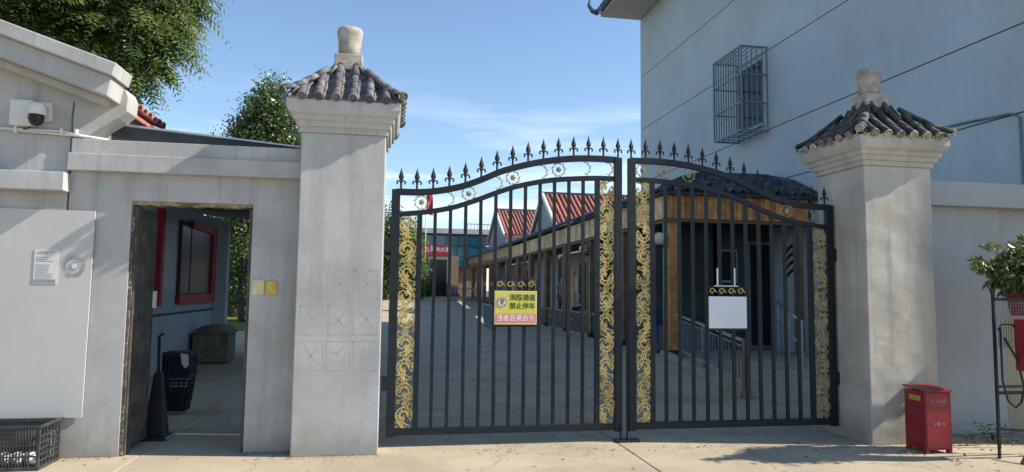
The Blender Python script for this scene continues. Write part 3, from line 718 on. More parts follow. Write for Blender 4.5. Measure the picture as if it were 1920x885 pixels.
# sign brackets on the leaves
def bracket(root, x0, x1, z0, z1, ztop, arch):
    y = GY - .035
    m = MB(); w_ = .014
    m.box(x0 - w_, x0, y - .01, y + .015, z0 - .02, z1); m.box(x1, x1 + w_, y - .01, y + .015, z0 - .02, z1)
    m.box(x0, x1, y - .01, y + .015, z0 - .025, z0); m.box(x0, x1, y - .01, y + .015, z1 - .012, z1)
    m.build('sign_frame', 'iron', root)
    m = MB(); n = 4
    for k in range(n):
        cx_ = x0 + (k + .5) * (x1 - x0) / n; cz_ = ztop + (z1 - ztop) / 2
        for pts in (arc(cx_, cz_, .036, 20, 330, 10, .014), arc(cx_ + .03, cz_ - .015, .02, 200, 0, 6)):
            m.tube([(p[0], y, p[2]) for p in pts], .0055, 4)
    m.build('sign_scroll', 'gold', root)
    if arch:
        m = MB(); xc = (x0 + x1) / 2
        for x in (xc - .1, xc + .1): m.box(x - .008, x + .008, y, y + .012, z1, z1 + .2)
        m.box(xc - .14, xc + .14, y - .002, y + .014, z1 + .0, z1 + .01)
        m.build('sign_support', 'steel', root)
bracket(GL, 1.055, 1.495, 1.205, 1.675, 1.545, False)
bracket(GR, 3.385, 3.825, 1.17, 1.62, 1.515, True)
t = thing('no_parking_sign', 'yellow Chinese no parking sign with pink bottom band hung on the gate', 'sign', (1.275, GY - .05, 1.37))
sy = GY - .05
MB().box(1.055, 1.495, sy - .006, sy + .003, 1.205, 1.545).build('panel', 'cream', t)
MB().box(1.063, 1.487, sy - .0085, sy - .0062, 1.318, 1.537).build('yellow_field', 'yellow', t)
MB().box(1.063, 1.487, sy - .0085, sy - .0062, 1.222, 1.306).build('red_band', 'pink', t)
text('lettering', '消防通道', 'ink', t, (1.345, sy - .0095, 1.475), .068, bold=.0006)
text('lettering', '禁止停车', 'ink', t, (1.345, sy - .0095, 1.39), .068, bold=.0006)
text('lettering', '违者后果自负', 'ink_white', t, (1.275, sy - .0095, 1.264), .066, bold=.0006)
MB().tube([(1.135, sy - .0100, 1.432), (1.135, sy - .0087, 1.432)], .056, 24).build('symbol_disc', 'ink_white', t)
m = MB(); m.tube([(1.135 + .05 * math.cos(a * PI / 12), sy - .0102, 1.432 + .05 * math.sin(a * PI / 12)) for a in range(25)], .004, 4, False)
m.obox((1.10, sy - .0112, 1.467), (1.17, sy - .0112, 1.397), .007, .002); m.build('symbol_ring', 'ink_purple', t)
text('letter', 'P', 'ink', t, (1.137, sy - .0105, 1.43), .085, bold=.0012)
bs = MB().box(3.39, 3.83, sy - .006, sy + .003, 1.17, 1.512).build('blank_sign', 'sheet_white', None, bevel=.002, loc=(3.6, sy, 1.34)); tag(bs, 'blank white rectangular sign hung on the right gate leaf', 'sign')

# ------------------------------------------------------------------ right boundary wall
t = thing('boundary_wall', 'blue grey boundary wall with plain coping right of the mossy pillar', 'wall', (6.4, 6.8, 0))
MB().box(5.762, 7.0, 6.82, 7.05, -.02, 2.57).build('panel', 'gray_wall', t)
MB().box(5.762, 9.5, 6.70, 7.08, 2.57, 2.85).build('coping', 'gray_wall', t, bevel=.008)
MB().box(7.0, 9.5, 6.9, 7.05, 1.35, 2.57).build('end_panel', 'gray_wall', t); MB().box(7.0, 9.5, 6.9, 7.05, -.02, 1.35).build('end_panel', 'beige', t)
MB().box(5.762, 7.0, 6.80, 6.818, -.02, .12).build('skirting', 'gray_wall', t)

# ------------------------------------------------------------------ big building on the right
BX, BY0, BY1, BT = 10.6, 5.52, 27.85, 13.5
t = thing('office_building', 'tall blue grey painted building with grooved wall and caged windows', 'building', (BX, 16, 0))
gr = [-.02, 4.70, 6.24, 8.56, 10.88, BT]
cy0, cy1 = 17.95, 19.4                       # window opening
def wallpiece(y0, y1, z0, z1): MB().box(BX, BX + .3, y0, y1, z0, z1).build('wall_panel', 'paint_wall', t)
for i in range(5):
    z0, z1 = gr[i] + (.014 if i else 0), gr[i + 1] - .014
    wallpiece(BY0, BY1, z0, z1) if i not in (2, 3) else None
# rows with the window cut out (window z 6.5..8.45)
wallpiece(BY0, cy0, gr[2] + .014, gr[3] - .014); wallpiece(cy1, BY1, gr[2] + .014, gr[3] - .014)
MB().box(BX, BX + .3, cy0, cy1, gr[2] + .014, 6.48).build('wall_panel', 'paint_wall', t); MB().box(BX, BX + .3, cy0, cy1, 8.42, gr[3] - .014).build('wall_panel', 'paint_wall', t)
wallpiece(BY0, BY1, gr[3] + .014, gr[4] - .014)
MB().box(BX + .025, 17, BY0 + .02, BY1 - .02, 0, BT).build('wall_core', 'groove', t)
MB().box(BX + .02, 17.02, BY0 - .001, BY0 + .02, 0, BT).build('end_wall', 'paint_wall', t); MB().box(BX + .02, 17.02, BY1 - .02, BY1 + .001, 0, BT).build('end_wall', 'paint_wall', t)
wn = MB().box(BX + .03, BX + .09, cy0, cy1, 6.48, 8.42).build('window', 'dark', t)
for a, b in ((cy0 + .06, (cy0 + cy1) / 2 - .03), ((cy0 + cy1) / 2 + .03, cy1 - .06)): MB().box(BX + .015, BX + .029, a, b, 6.54, 8.36).build('pane', 'glass_dark', wn)
MB().box(BX - .12, BX + .02, cy0 - .05, cy1 + .05, 6.40, 6.475).build('window_sill', 'paint_wall', t)
# cage
def cage(y0, y1, z0, z1, xo=.82):
    cg = bpy.data.objects.new('window_cage', None); C.objects.link(cg); cg.parent = t; cg.location = (0, 0, 0); ORG[cg.name] = org(t)
    X0 = BX - xo; r = .022
    bar = lambda p, q, rr=r: MB().obox(p, q, rr * 2, rr * 2).build('cage_bar', 'cage', cg)
    for z in (z0, z0 + (z1 - z0) / 3, z0 + 2 * (z1 - z0) / 3, z1):
        bar((X0, y0, z), (X0, y1, z)); bar((X0, y0, z), (BX, y0, z)); bar((X0, y1, z), (BX, y1, z))
    n = 11
    for k in range(n + 1):
        y = y0 + (y1 - y0) * k / n; bar((X0 + .002, y, z0), (X0 + .002, y, z1), .016 if 0 < k < n else .022)
    for k in range(1, 5):
        x = X0 + xo * k / 5
        for y in (y0, y1): bar((x, y, z0), (x, y, z1), .012)
    for k in range(1, 5):
        x = X0 + xo * k / 5
        for z in (z0, z1): bar((x, y0, z), (x, y1, z), .012)
    for y in (y0, y1): bar((BX - .02, y, z0), (BX - .02, y, z1), .016)
    for k in range(1, 5):
        y = y0 + (y1 - y0) * k / 5
        bar((X0, y, z0 + .004), (BX, y, z0 + .004), .010)
    return cg
cage(17.72, 19.4, 6.2, 8.66)
cage(17.72, 19.6, 11.1, 13.2)
# soffit, eave and roof
MB().box(8.78, 17, BY0 - .0, BY1 - .0, BT + .002, BT + .12).build('soffit', 'soffit', t)
MB().prism([(8.72, BT + .12), (17, BT + .12), (17, BT + .6), (13.6, BT + 1.8)], BY0 - .0, BY1 - .0).build('roof', 'tile_blue', t)
et = tile_mesh('e', .12, .11, .9, th=.02).mesh('eave_tile', smooth=True); et.materials.append(M['tile_blue'])
ed = disc_mb(.125, .05).mesh('eave_tile_end'); ed.materials.append(M['tile_blue'])
dr = Vector((1, 0, .38)).normalized(); yv = Vector((0, 1, 0)); nrm = dr.cross(yv); 
if nrm.z < 0: nrm = -nrm
yv = nrm.cross(dr); mt_ = Matrix((dr, yv, nrm)).transposed().to_4x4()
for k in range(14):
    y = BY1 - .12 - k * .3
    put('eave_tile', et, t, (8.62, y, BT + .2), mtx=mt_); put('eave_tile_end', ed, t, (8.63, y, BT + .18), mtx=mt_)
MB().tube([(8.67, BY1 + .02, BT + .18), (8.4, BY1 + .02, BT + .26), (8.25, BY1 + .02, BT + .5), (8.3, BY1 + .02, BT + .75)], [.13, .11, .08, .04], 8).build('corner_horn', 'tile_blue', t)
pp = thing('wall_pipe', 'pale conduit crossing the blue grey wall right of the mossy pillar top', 'pipe', (10.5, 10.5, 4.7))
MB().tube([(BX - .04, 12.6, 4.86), (BX - .04, 11.0, 4.80), (BX - .04, 9.95, 4.72), (BX - .04, 9.8, 4.62), (BX - .04, 9.78, 2.0)], .022, 8).build('pipe', 'cage', pp, smooth=True)

# ------------------------------------------------------------------ covered walkway
t = thing('covered_walkway', 'long covered walkway with orange wood fascia and dark tiled roof beside the courtyard', 'walkway', (7.6, 16, 0))
PX = 6.82; YE = 58.0
rise = lambda y: 0 if y < 28 else min(.5, (y - 28) * .012)
posts_y = [15.85] + [19.2 + 3.35 * k for k in range(12)]
for i, y in enumerate(posts_y):
    b = MB().box(PX - .11, PX + .11, y - .11, y + .11, .05, 3.36).build('post', 'wood' if i == 0 else 'wood_dark', t, bevel=.012)
    MB().box(PX - .15, PX + .15, y - .15, y + .15, .0, .16).build('post_foot', 'dark', b, bevel=.01)
    MB().tube([(PX - .13, y + .16, .1), (PX - .13, y + .16, 3.35)], .03, 6)  .build('downpipe', 'beige', b, smooth=True)
MB().box(10.15, 10.33, 15.75, 15.93, .05, 3.36).build('post', 'wood_dark', t, bevel=.012)
# fascia boards
rnd = random.Random(21); n = 25
for k in range(n):
    x0 = 6.62 + k * (3.78 / n); d = rnd.uniform(0, .012)
    MB().box(x0, x0 + 3.78 / n - .012, 15.60 - d, 15.63, 3.36 + rnd.uniform(-.006, .006), 3.93).build('fascia_board', 'wood', t)
y = 15.63
while y < 38:
    MB().box(6.58 - rnd.uniform(0, .01), 6.61, y, y + .225, 3.36, 3.95).build('fascia_board', 'wood_pale', t); y += .235
m = MB()
while y < YE: m.box(6.585, 6.61, y, y + .26, 3.36 + rise(y), 3.95 + rise(y)); y += .28
struct(m.build('far_fascia_boards', 'wood_pale', t), 'stuff')
MB().box(6.61, 10.4, 15.63, 15.66, 3.34, 3.95).build('fascia_backing', 'wood_dark', t); MB().box(6.612, 6.65, 15.66, YE, 3.34, 3.95).build('fascia_backing', 'wood_dark', t)
MB().box(6.60, 10.38, 15.66, 15.80, 3.28, 3.37).build('beam', 'wood_dark', t); MB().box(6.66, 6.80, 15.80, YE, 3.28, 3.372).build('beam', 'wood_dark', t)
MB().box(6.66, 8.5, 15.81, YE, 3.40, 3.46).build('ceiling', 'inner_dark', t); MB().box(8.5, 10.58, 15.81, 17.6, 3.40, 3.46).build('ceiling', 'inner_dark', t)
# roof bed (hipped end)
ez, rz = 3.97, 4.74
MB().add([(6.42, 15.42, ez), (10.45, 15.42, ez), (10.5, 17.6, rz), (8.5, 17.6, rz), (6.42, YE, ez + .25), (8.5, YE, rz + .2),
          (6.42, 15.42, ez - .05), (10.45, 15.42, ez - .05), (10.5, 17.6, ez - .05), (8.5, 17.6, ez - .05), (6.42, YE, ez + .3), (8.5, YE, ez + .3)],
         [(0, 1, 2, 3), (0, 3, 5, 4), (6, 7, 8, 9), (6, 9, 11, 10), (0, 1, 7, 6), (1, 2, 8, 7), (0, 6, 10, 4), (2, 3, 9, 8)]).build('roof_bed', 'tile_slate', t)
st = tile_mesh('s', .095, .08, .40, th=.02).mesh('roof_tile', smooth=True); st.materials.append(M['tile_slate'])
pnm = tile_mesh('p', .10, .09, .40, PI * .8, False, th=.02).mesh('pan_tile', smooth=True); pnm.materials.append(M['tile_slate'])
def slope_mtx(dr, side):
    dr = Vector(dr).normalized(); nrm = dr.cross(Vector(side)); nrm = nrm if nrm.z > 0 else -nrm; yv = nrm.cross(dr)
    return Matrix((dr, yv, nrm)).transposed().to_4x4()
mf = slope_mtx((0, 2.18, .77), (1, 0, 0)); ms_ = slope_mtx((2.08, 0, .77), (0, 1, 0))
for k in range(17):
    x = 6.56 + k * .24
    for q_ in range(6):
        f = q_ / 6.0; yy = 15.38 + f * 2.2; zz = ez + .02 + f * .78
        if x < 6.42 + f * 2.08 - .02: continue
        put('roof_tile', st, t, (x + rnd.uniform(-.02, .02), yy, zz + rnd.uniform(-.01, .015)), mtx=mf @ Matrix.Rotation(rnd.uniform(-.05, .05), 4, 'Z'))
        if q_ < 1: put('pan_tile', pnm, t, (x + .12, yy, zz + .03), mtx=mf)
long_row = tile_mesh('l', .10, .09, 2.25, th=.02).mesh('tile_row', smooth=True); long_row.materials.append(M['tile_blue'])
y = 15.6; k = 0
while y < 30:
    f = min(1, (y - 15.42) / 2.18)
    if f < 1:
        for q_ in range(int(6 * f) + 1):
            put('roof_tile', st, t, (6.38 + q_ * .345, y, ez + .02 + q_ * .13), mtx=ms_)
    else: put('tile_row', long_row, t, (6.38, y, ez + .02 + .22 * (y - 15.4) / 42), mtx=ms_)
    y += .25
m = MB()
while y < YE:
    z = ez + .04 + .22 * (y - 15.4) / 42; m.tube([(6.38, y, z), (8.5, y, z + .76)], .08, 6); y += .3
struct(m.build('far_tile_rows', 'tile_blue', t, smooth=True), 'stuff')
MB().tube([(6.40, 15.40, ez + .06), (7.4, 16.45, ez + .50), (8.5, 17.62, rz + .08)], [.10, .10, .11], 8).build('hip_ridge', 'tile_slate', t, smooth=True)
MB().tube([(8.45, 17.6, rz + .06), (10.5, 17.6, rz + .06)], .12, 8).build('ridge', 'tile_slate', t, smooth=True)
MB().tube([(10.47, 15.38, ez + .02), (10.5, 16.5, ez + .52), (10.5, 17.62, rz + .05)], .12, 8).build('hip_ridge', 'tile_slate', t, smooth=True)
MB().tube([(8.5, 17.6, rz + .05), (8.5, YE, rz + .2)], .11, 8).build('ridge', 'tile_blue', t, smooth=True)
# parapet, plinth, floor, inner wall
MB().box(PX + .02, 8.8, 17.7, YE, .0, .42).build('floor', 'gray_wall', t)
for i in range(1, len(posts_y) - 1):
    ya, yb = posts_y[i] + .13, posts_y[i + 1] - .13
    MB().box(PX - .04, PX + .015, ya, yb, .08, .74).build('parapet_panel', 'dark', t)
    MB().box(PX - .07, PX + .05, ya, yb, .76, .82).build('parapet_rail', 'cage', t)
    for q_ in (.25, .75):
        yy = ya + (yb - ya) * q_; MB().tube([(PX - .06, yy, .5), (PX - .042, yy, .5)], .045, 10).build('stud', 'white', t)
MB().box(PX - .04, PX + .015, 16.0, 19.05, .08, .72).build('parapet_panel', 'dark', t)
MB().box(8.8, 8.95, 17.6, YE, 0, 3.4).build('inner_wall', 'inner', t)
for k in range(11):
    y = 19.6 + k * 3.35
    wd = MB().box(8.77, 8.799, y, y + 1.5, 1.3, 2.9).build('window', 'wood_dark', t); MB().box(8.755, 8.769, y + .08, y + 1.42, 1.38, 2.82).build('pane', 'glass_dark', wd)
for k in range(5): MB().box(8.74, 8.8, 25.2 + k * 6.7, 26.3 + k * 6.7, .45, 2.6).build('door', 'red_frame' if k == 2 else 'wood_pale', t)
rnd = random.Random(77)
for k in range(9):
    y = 21.35 + k * 3.35; h_ = rnd.uniform(.5, .9)
    MB().box(8.775, 8.799, y, y + rnd.uniform(.5, 1.0), 1.5, 1.5 + h_).build('posted_notice', ['paper', 'pink', 'cream', 'board'][k % 4], t)
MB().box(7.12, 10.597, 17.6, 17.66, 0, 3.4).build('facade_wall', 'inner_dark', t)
dr_ = MB().box(9.82, 10.55, 17.55, 17.598, .02, 2.98).build('door', 'cage', t, bevel=.004)
for a, b in ((9.88, 10.16), (10.22, 10.49)): MB().box(a, b, 17.538, 17.549, .12, 2.9).build('door_pane', 'glass_dark', dr_)
MB().box(10.12, 10.14, 17.50, 17.537, 1.0, 1.5).build('handle', 'steel', dr_)
wf = MB().box(8.93, 9.50, 17.57, 17.598, 1.84, 2.75).build('window', 'gray_wall', t); MB().box(8.98, 9.45, 17.556, 17.569, 1.90, 2.70).build('pane', 'glass_dark', wf)
m = MB()
for (x, z, s_) in ((7.3, 2.55, .12), (8.95, 3.0, .1), (9.2, 2.95, .13), (9.6, 2.9, .1), (9.75, 3.1, .08)):
    m.add([(x - s_, 17.545, z + s_ * .5), (x, 17.545, z), (x - s_ * .4, 17.545, z + s_ * .1), (x + s_, 17.545, z + s_ * .7), (x + s_ * .3, 17.545, z - s_ * .2)], [(0, 2, 1), (1, 4, 3)])
m.build('painted_bird', 'ink', t)
MB().box(7.13, 8.8, 17.585, 17.599, .0, 1.5).build('painted_dado', 'inner_green', t)
m = MB()
for k in range(4):
    z = 2.75 - k * .22; y = 16.6
    m.tube([(BX - .012, y - .35, z - .12), (BX - .012, y - .15, z + .05), (BX - .012, y, z + .1), (BX - .012, y + .2, z + .02), (BX - .012, y + .4, z - .18)], [.01, .045, .05, .045, .01], 5)
tag(m.build('painted_leaf', 'ink', None, loc=(BX, 16.6, 2.4)), 'black painted leaf motif on the blue grey wall under the walkway roof', 'mural')
MB().box(7.0, 8.7, 17.67, 17.72, 3.0, 3.4).build('cross_beam', 'wood_dark', t)

def lamp(loc, label):
    t = thing('globe_lamp', label, 'lamp', loc, 'globe lamps on the walkway posts')
    x, y, z = loc
    MB().sphere((x, y, z), .16, 18, 12).build('globe', 'lamp', t, smooth=True)
    MB().tube([(x + .24, y, z - .18), (x + .1, y, z - .2), (x, y, z - .16)], .025, 6).build('arm', 'black', t)
    MB().lathe([(.06, z - .2), (.08, z - .15), (.05, z - .13)], (x, y), 10).build('holder', 'black', t)
lamp((PX - .30, 15.85, 2.86), 'white globe lamp nearest the gate on the orange wooden post')
lamp((PX - .30, 22.55, 3.0), 'white globe lamp on the dark walkway post behind the seated person')
bb = thing('blue_bin', 'dark blue bin behind the orange wooden post of the walkway', 'bin', (7.1, 17.0, 0))
MB().sqloft([(.22, .0), (.26, .78)], (7.0, 16.9)).build('body', 'dark_blue', bb, bevel=.02); MB().box(6.73, 7.27, 16.63, 17.17, .79, .86).build('lid', 'dark_blue', bb, bevel=.02)

# ramp kerb and railing
t = thing('ramp_railing', 'steel railing with thin balusters running from the orange post towards the gate', 'railing', (5.28, 9.55, 0))
A = Vector((5.28, 9.55, 0)); Bv = Vector((6.72, 15.35, 0))
P = lambda u, z: A.lerp(Bv, u) + Vector((0, 0, z))
MB().obox(P(0, .83), P(1, 1.03), .05, .04).build('top_rail', 'steel', t); MB().obox(P(0, .74), P(1, .93), .03, .03).build('middle_rail', 'cage', t); MB().obox(P(0, .21), P(1, .24), .035, .03).build('bottom_rail', 'steel', t)
for k in range(1, 30):
    u = k / 30; MB().obox(P(u, .215), P(u, .735 + .19 * u), .016, .016).build('baluster', 'cage', t)
for u, r in ((0, .09), (.5, .05)): MB().obox(P(u, 0), P(u, .86 + .1 * u), r, r).build('rail_post', 'wood_dark' if u == 0 else 'cage', t)
kb = MB(); a, b = Vector((5.25, 9.5, 0)), Vector((6.75, 16.2, 0)); sd_ = Vector((.97, -.22, 0)) * .09
kb.add([a - sd_, a + sd_, b + sd_, b - sd_] + [v + Vector((0, 0, .11)) for v in (a - sd_, a + sd_, b + sd_, b - sd_)], [(0, 1, 2, 3), (4, 5, 6, 7), (0, 1, 5, 4), (1, 2, 6, 5), (2, 3, 7, 6), (3, 0, 4, 7)])
struct(kb.build('kerb', 'slab', None, bevel=.01))
t = thing('handrail', 'steel handrail sloping down in front of the walkway door by the right pillar', 'handrail', (9, 15, 0))
MB().tube([(9.75, 16.0, 1.33), (8.2, 12.6, .98)], .028, 8).build('rail', 'steel', t, smooth=True); MB().tube([(9.75, 16.0, .85), (8.2, 12.6, .5)], .018, 8).build('rail', 'steel', t, smooth=True)
for u in (0, .5, 1):
    x, y, z = 9.75 - 1.55 * u, 16 - 3.4 * u, 1.33 - .35 * u; MB().tube([(x, y, 0), (x, y, z)], .02, 6).build('rail_post', 'steel', t)

# ------------------------------------------------------------------ red roofed houses
def house(name, label, x0, x1, ya, yr, yb, ze, zr):
    t = thing(name, label, 'house', (x0, yr, 0), 'red roofed houses behind the walkway')
    MB().prism_x([(ya + .15, 0), (yb - .15, 0), (yb - .15, ze), (yr, zr - .12), (ya + .15, ze)], x0, x1).build('wall', 'gray_wall', t)
    s1 = (zr - ze) / (yr - ya)
    MB().add([(x0 - .12, ya, ze - .02), (x1, ya, ze - .02), (x1, yr, zr), (x0 - .12, yr, zr), (x0 - .12, yb, ze), (x1, yb, ze),
              (x0 - .12, ya, ze - .12), (x1, ya, ze - .12), (x1, yr, zr - .1), (x0 - .12, yr, zr - .1), (x0 - .12, yb, ze - .1), (x1, yb, ze - .1)],
             [(0, 1, 2, 3), (3, 2, 5, 4), (6, 7, 8, 9), (9, 8, 11, 10), (0, 1, 7, 6), (4, 5, 11, 10)]).build('roof_bed', 'tile_red', t)
    L_ = math.hypot(yr - ya, zr - ze)
    row = tile_mesh('r', .095, .085, L_, th=.02).mesh('tile_row', smooth=True); row.materials.append(M['tile_red'])
    mt = slope_mtx((0, yr - ya, zr - ze), (1, 0, 0)); x = x0 + .12
    while x < x1:
        put('tile_row', row, t, (x, ya, ze + .03), mtx=mt); x += .27
    for (yy, zz) in ((ya, ze), (yb, ze)):
        MB().obox((x0 - .13, yy, zz + .03), (x0 - .13, yr, zr + .05), .14, .22).build('bargeboard', 'white', t)
    MB().box(x0 - .15, x1, yr - .12, yr + .12, zr - .02, zr + .16).build('ridge', 'tile_slate', t)
house('red_roofed_house', 'nearer red tiled house with white gable edge above the walkway roof', 8.52, 17, 34.1, 37.5, 40.9, 4.75, 6.98)
house('red_roofed_house', 'farther red tiled house with white gable edge next to the teal building', 8.55, 14, 50.7, 55.2, 59.6, 5.7, 8.1)

# ------------------------------------------------------------------ far building
Y = 61.0
t = thing('teal_glass_building', 'far building with teal glass band and tan entrance across the courtyard', 'building', (5, Y, 1))
MB().box(-6, 8.5, Y + .4, Y + 8, 1, 6.55).build('wall', 'tan_wall', t)
MB().box(-6.1, 9.6, Y - .2, Y + 8, 6.55, 7.0).build('parapet', 'board', t)
MB().box(-6.05, 9.5, Y - .05, Y + .3, 6.42, 6.54).build('parapet_band', 'frame_teal', t)
for r_, (z0, z1) in enumerate(((3.55, 4.5), (4.5, 5.5), (5.5, 6.4))):
    for k in range(14):
        x0 = -5.9 + k * 1.08
        MB().box(x0 + .03, x0 + 1.05, Y + .1 + .004 * (k % 3), Y + .38, z0 + .03, z1 - .03).build('glass_pane', 'teal', t)
m = MB()
for k in range(15): m.box(-5.9 + k * 1.08 - .03, -5.9 + k * 1.08 + .03, Y + .05, Y + .38, 3.5, 6.42)
m.build('mullion', 'frame_teal', t)
MB().box(2.0, 6.0, Y - .5, Y + .05, 1.0, 4.55).build('entrance_wall', 'tan_wall', t)
d_ = MB().box(3.3, 5.15, Y - .56, Y - .505, 1.05, 4.42).build('door', 'beige', t); MB().box(3.5, 4.95, Y - .60, Y - .565, 1.1, 4.2).build('door_pane', 'glass_dark', d_)
for z in (2.1, 3.3): MB().box(3.5, 4.95, Y - .63, Y - .605, z, z + .08).build('transom', 'dark', d_)
m = MB()
for k in range(9): m.box(6.5 + k * .3, 6.54 + k * .3, Y + .1, Y + .14, 7.0, 7.5)
m.box(6.5, 8.95, Y + .09, Y + .15, 7.45, 7.52).build('roof_rail', 'gray_wall', t)
MB().box(2.0, 6.0, Y - 1.6, Y - .5, .9, 1.2).build('step', 'dark', t)
bn = thing('red_banner', 'red banner with white Chinese characters above the far building entrance', 'banner', (3.8, Y - .55, 5))
MB().box(2.25, 5.3, Y - .55, Y - .52, 4.58, 5.5).build('cloth', 'banner', bn)
text('lettering', '处处消除火患', 'ink_white', bn, (3.85, Y - .56, 5.04), .46, bold=.008)
t = thing('flagpole', 'thin white flagpole in front of the teal glass building', 'flagpole', (2.9, 58, .9))
MB().tube([(2.9, 58, .9), (2.9, 58, 9.9)], .045, 8).build('pole', 'white', t, smooth=True); MB().sphere((2.9, 58, 9.95), .09).build('ball', 'gold', t)
m = MB(); vs = []
for j in range(9):
    z = 9.75 - j * .22
    for k in range(5): vs.append((2.95 + k * .13, 58 + .08 * math.sin(k * 2 + j * .6), z - k * .06))
m.add(vs, [(j * 5 + k, j * 5 + k + 1, j * 5 + k + 6, j * 5 + k + 5) for j in range(8) for k in range(4)]).build('flag', 'red_frame', t)

def barrier(label, p, q, z0, h, n, group=None):
    t = thing('metal_barrier', label, 'barrier', (p[0], p[1], z0)); a, b = Vector((p[0], p[1], z0)), Vector((q[0], q[1], z0))
    for z in (.12, h): MB().obox(a + Vector((0, 0, z)), b + Vector((0, 0, z)), .05, .05).build('rail', 'cage', t)
    for k in range(n + 1):
        c = a.lerp(b, k / n); MB().obox(c, c + Vector((0, 0, h)), .045 if k % n else .06, .045).build('bar', 'cage', t)
barrier('pale railing in front of the far building beside its entrance', (4.5, 51), (6.6, 51.3), .72, .95, 12)
barrier('short pale railing standing in the courtyard behind the yellow sign', (4.15, 30), (3.95, 26.4), .02, .92, 6)

# ------------------------------------------------------------------ people in the walkway
def skinmesh(name, J, E, m, parent, sub=1):
    me = bpy.data.meshes.new(name); o0 = org(parent)
    me.from_pydata([tuple(Vector(j[:3]) - o0) for j in J], E, []); o = bpy.data.objects.new(name, me); C.objects.link(o)
    o.modifiers.new('s', 'SKIN'); s2 = o.modifiers.new('u', 'SUBSURF'); s2.levels = sub; s2.render_levels = sub
    for i, j in enumerate(J):
        r = j[3]; ry = j[4] if len(j) > 4 else r
        me.skin_vertices[0].data[i].radius = (r, ry)
    me.skin_vertices[0].data[0].use_root = True
    dg = bpy.context.evaluated_depsgraph_get(); nm = bpy.data.meshes.new_from_object(o.evaluated_get(dg)); bpy.data.objects.remove(o)
    nm.name = name; nm.materials.clear(); nm.materials.append(M[m]); nm.polygons.foreach_set('use_smooth', [True] * len(nm.polygons))
    r = bpy.data.objects.new(name, nm); C.objects.link(r); r.parent = parent; return r
def person(label, loc, ang, seated, shirt, trouser, s=1.0):
    t = thing('person', label, 'person', loc); ca, sa = math.cos(ang), math.sin(ang)
    def W(x, y, z, *r): return (loc[0] + s * (x * ca - y * sa), loc[1] + s * (x * sa + y * ca), loc[2] + s * z) + tuple(q * s for q in r)
    # x = right, y = forward
    hz = .46 if seated else .93; ln = .06 if seated else 0
    sh = hz + .52
    J = [W(0, 0, hz, .13), W(0, ln * .5, hz + .25, .11), W(0, ln, sh - .06, .12), W(0, ln + .01, sh + .05, .05), W(0, ln + .03, sh + .14, .065), W(0, ln + .03, sh + .25, .085)]
    E = [(0, 1), (1, 2), (2, 3), (3, 4), (4, 5)]
    arms = []; legs = []
    for sg in (-1, 1):
        k = len(J)
        if seated: J += [W(sg * .17, ln, sh - .06, .055), W(sg * .2, ln + .12, sh - .3, .042), W(sg * .12, ln + .34, sh - .32, .032), W(sg * .09, ln + .42, sh - .30, .03)]
        else: J += [W(sg * .18, 0, sh - .06, .055), W(sg * .22, -.03, sh - .33, .042), W(sg * .21, .06, sh - .58, .032), W(sg * .20, .09, sh - .68, .03)]
        E += [(2, k), (k, k + 1), (k + 1, k + 2), (k + 2, k + 3)]; arms.append(k)
        k = len(J)
        if seated: J += [W(sg * .10, .05, hz - .02, .085), W(sg * .12, .44, hz + .02, .06), W(sg * .12, .46, .09, .04), W(sg * .12, .62, .04, .035)]
        else: J += [W(sg * .10, 0, hz - .08, .085), W(sg * .11, .03, .49, .06), W(sg * .11, -.02 * sg, .09, .04), W(sg * .12, .13, .04, .035)]
        E += [(0, k), (k, k + 1), (k + 1, k + 2), (k + 2, k + 3)]; legs.append(k)
    body = skinmesh('body', J, E, 'skin', t)
    g = 1.22
    G = lambda i, f=g: J[i][:3] + (J[i][3] * f,)
    a0, a1 = arms
    mid = lambda i, j, u: tuple(J[i][q] * (1 - u) + J[j][q] * u for q in range(3)) + (J[i][3] * 1.35,)
    skinmesh('shirt', [G(1, 1.3), G(2, 1.2), G(0, 1.12), G(a0, 1.35), mid(a0, a0 + 1, .85), G(a1, 1.35), mid(a1, a1 + 1, .85)], [(0, 1), (0, 2), (1, 3), (3, 4), (1, 5), (5, 6)], shirt, t)
    l0, l1 = legs
    skinmesh('trousers', [G(0, 1.08), G(l0, 1.2), G(l0 + 1, 1.25), G(l0 + 2, 1.35), G(l1, 1.2), G(l1 + 1, 1.25), G(l1 + 2, 1.35)], [(0, 1), (1, 2), (2, 3), (0, 4), (4, 5), (5, 6)], trouser, t)
    hd = W(0, ln - .0, sh + .275, 0); MB().sphere(hd[:3], .102 * s, 12, 8, .95).build('hair', 'hair', t, smooth=True)
    nz = W(0, ln + .135, sh + .21, 0); MB().sphere(nz[:3], .018 * s, 6, 5).build('nose', 'skin', t, smooth=True)
    return t
person('person in a purple shirt standing in the covered walkway', (7.32, 28.6, .42), PI * .75, False, 'shirt_purple', 'trouser', 1.03)
person('person in dark clothes sitting in the walkway right of the purple shirted one', (7.35, 25.2, .42), PI * .3, True, 'shirt_dark', 'trouser_dark', 1.02)
person('person in black clothes sitting on the walkway bench nearest to the gate', (7.4, 21.6, .42), PI * .4, True, 'trouser_dark', 'trouser_dark', 1.0)
MB_b2 = thing('bench', 'low dark bench in the walkway nearest to the gate', 'bench', (7.4, 21.6, .42))
MB().box(7.15, 7.65, 20.4, 22.0, .80, .86).build('seat', 'wood_dark', MB_b2)
for y in (20.6, 21.8): MB().box(7.2, 7.6, y - .05, y + .05, .42, .80).build('leg', 'wood_dark', MB_b2)
bn_ = thing('bench', 'low dark bench under the seated person in the walkway', 'bench', (7.35, 25.1, .42))
MB().box(7.1, 7.6, 23.6, 25.5, .80, .86).build('seat', 'wood_dark', bn_)
for y in (23.8, 25.3): MB().box(7.15, 7.55, y - .05, y + .05, .42, .80).build('leg', 'wood_dark', bn_)

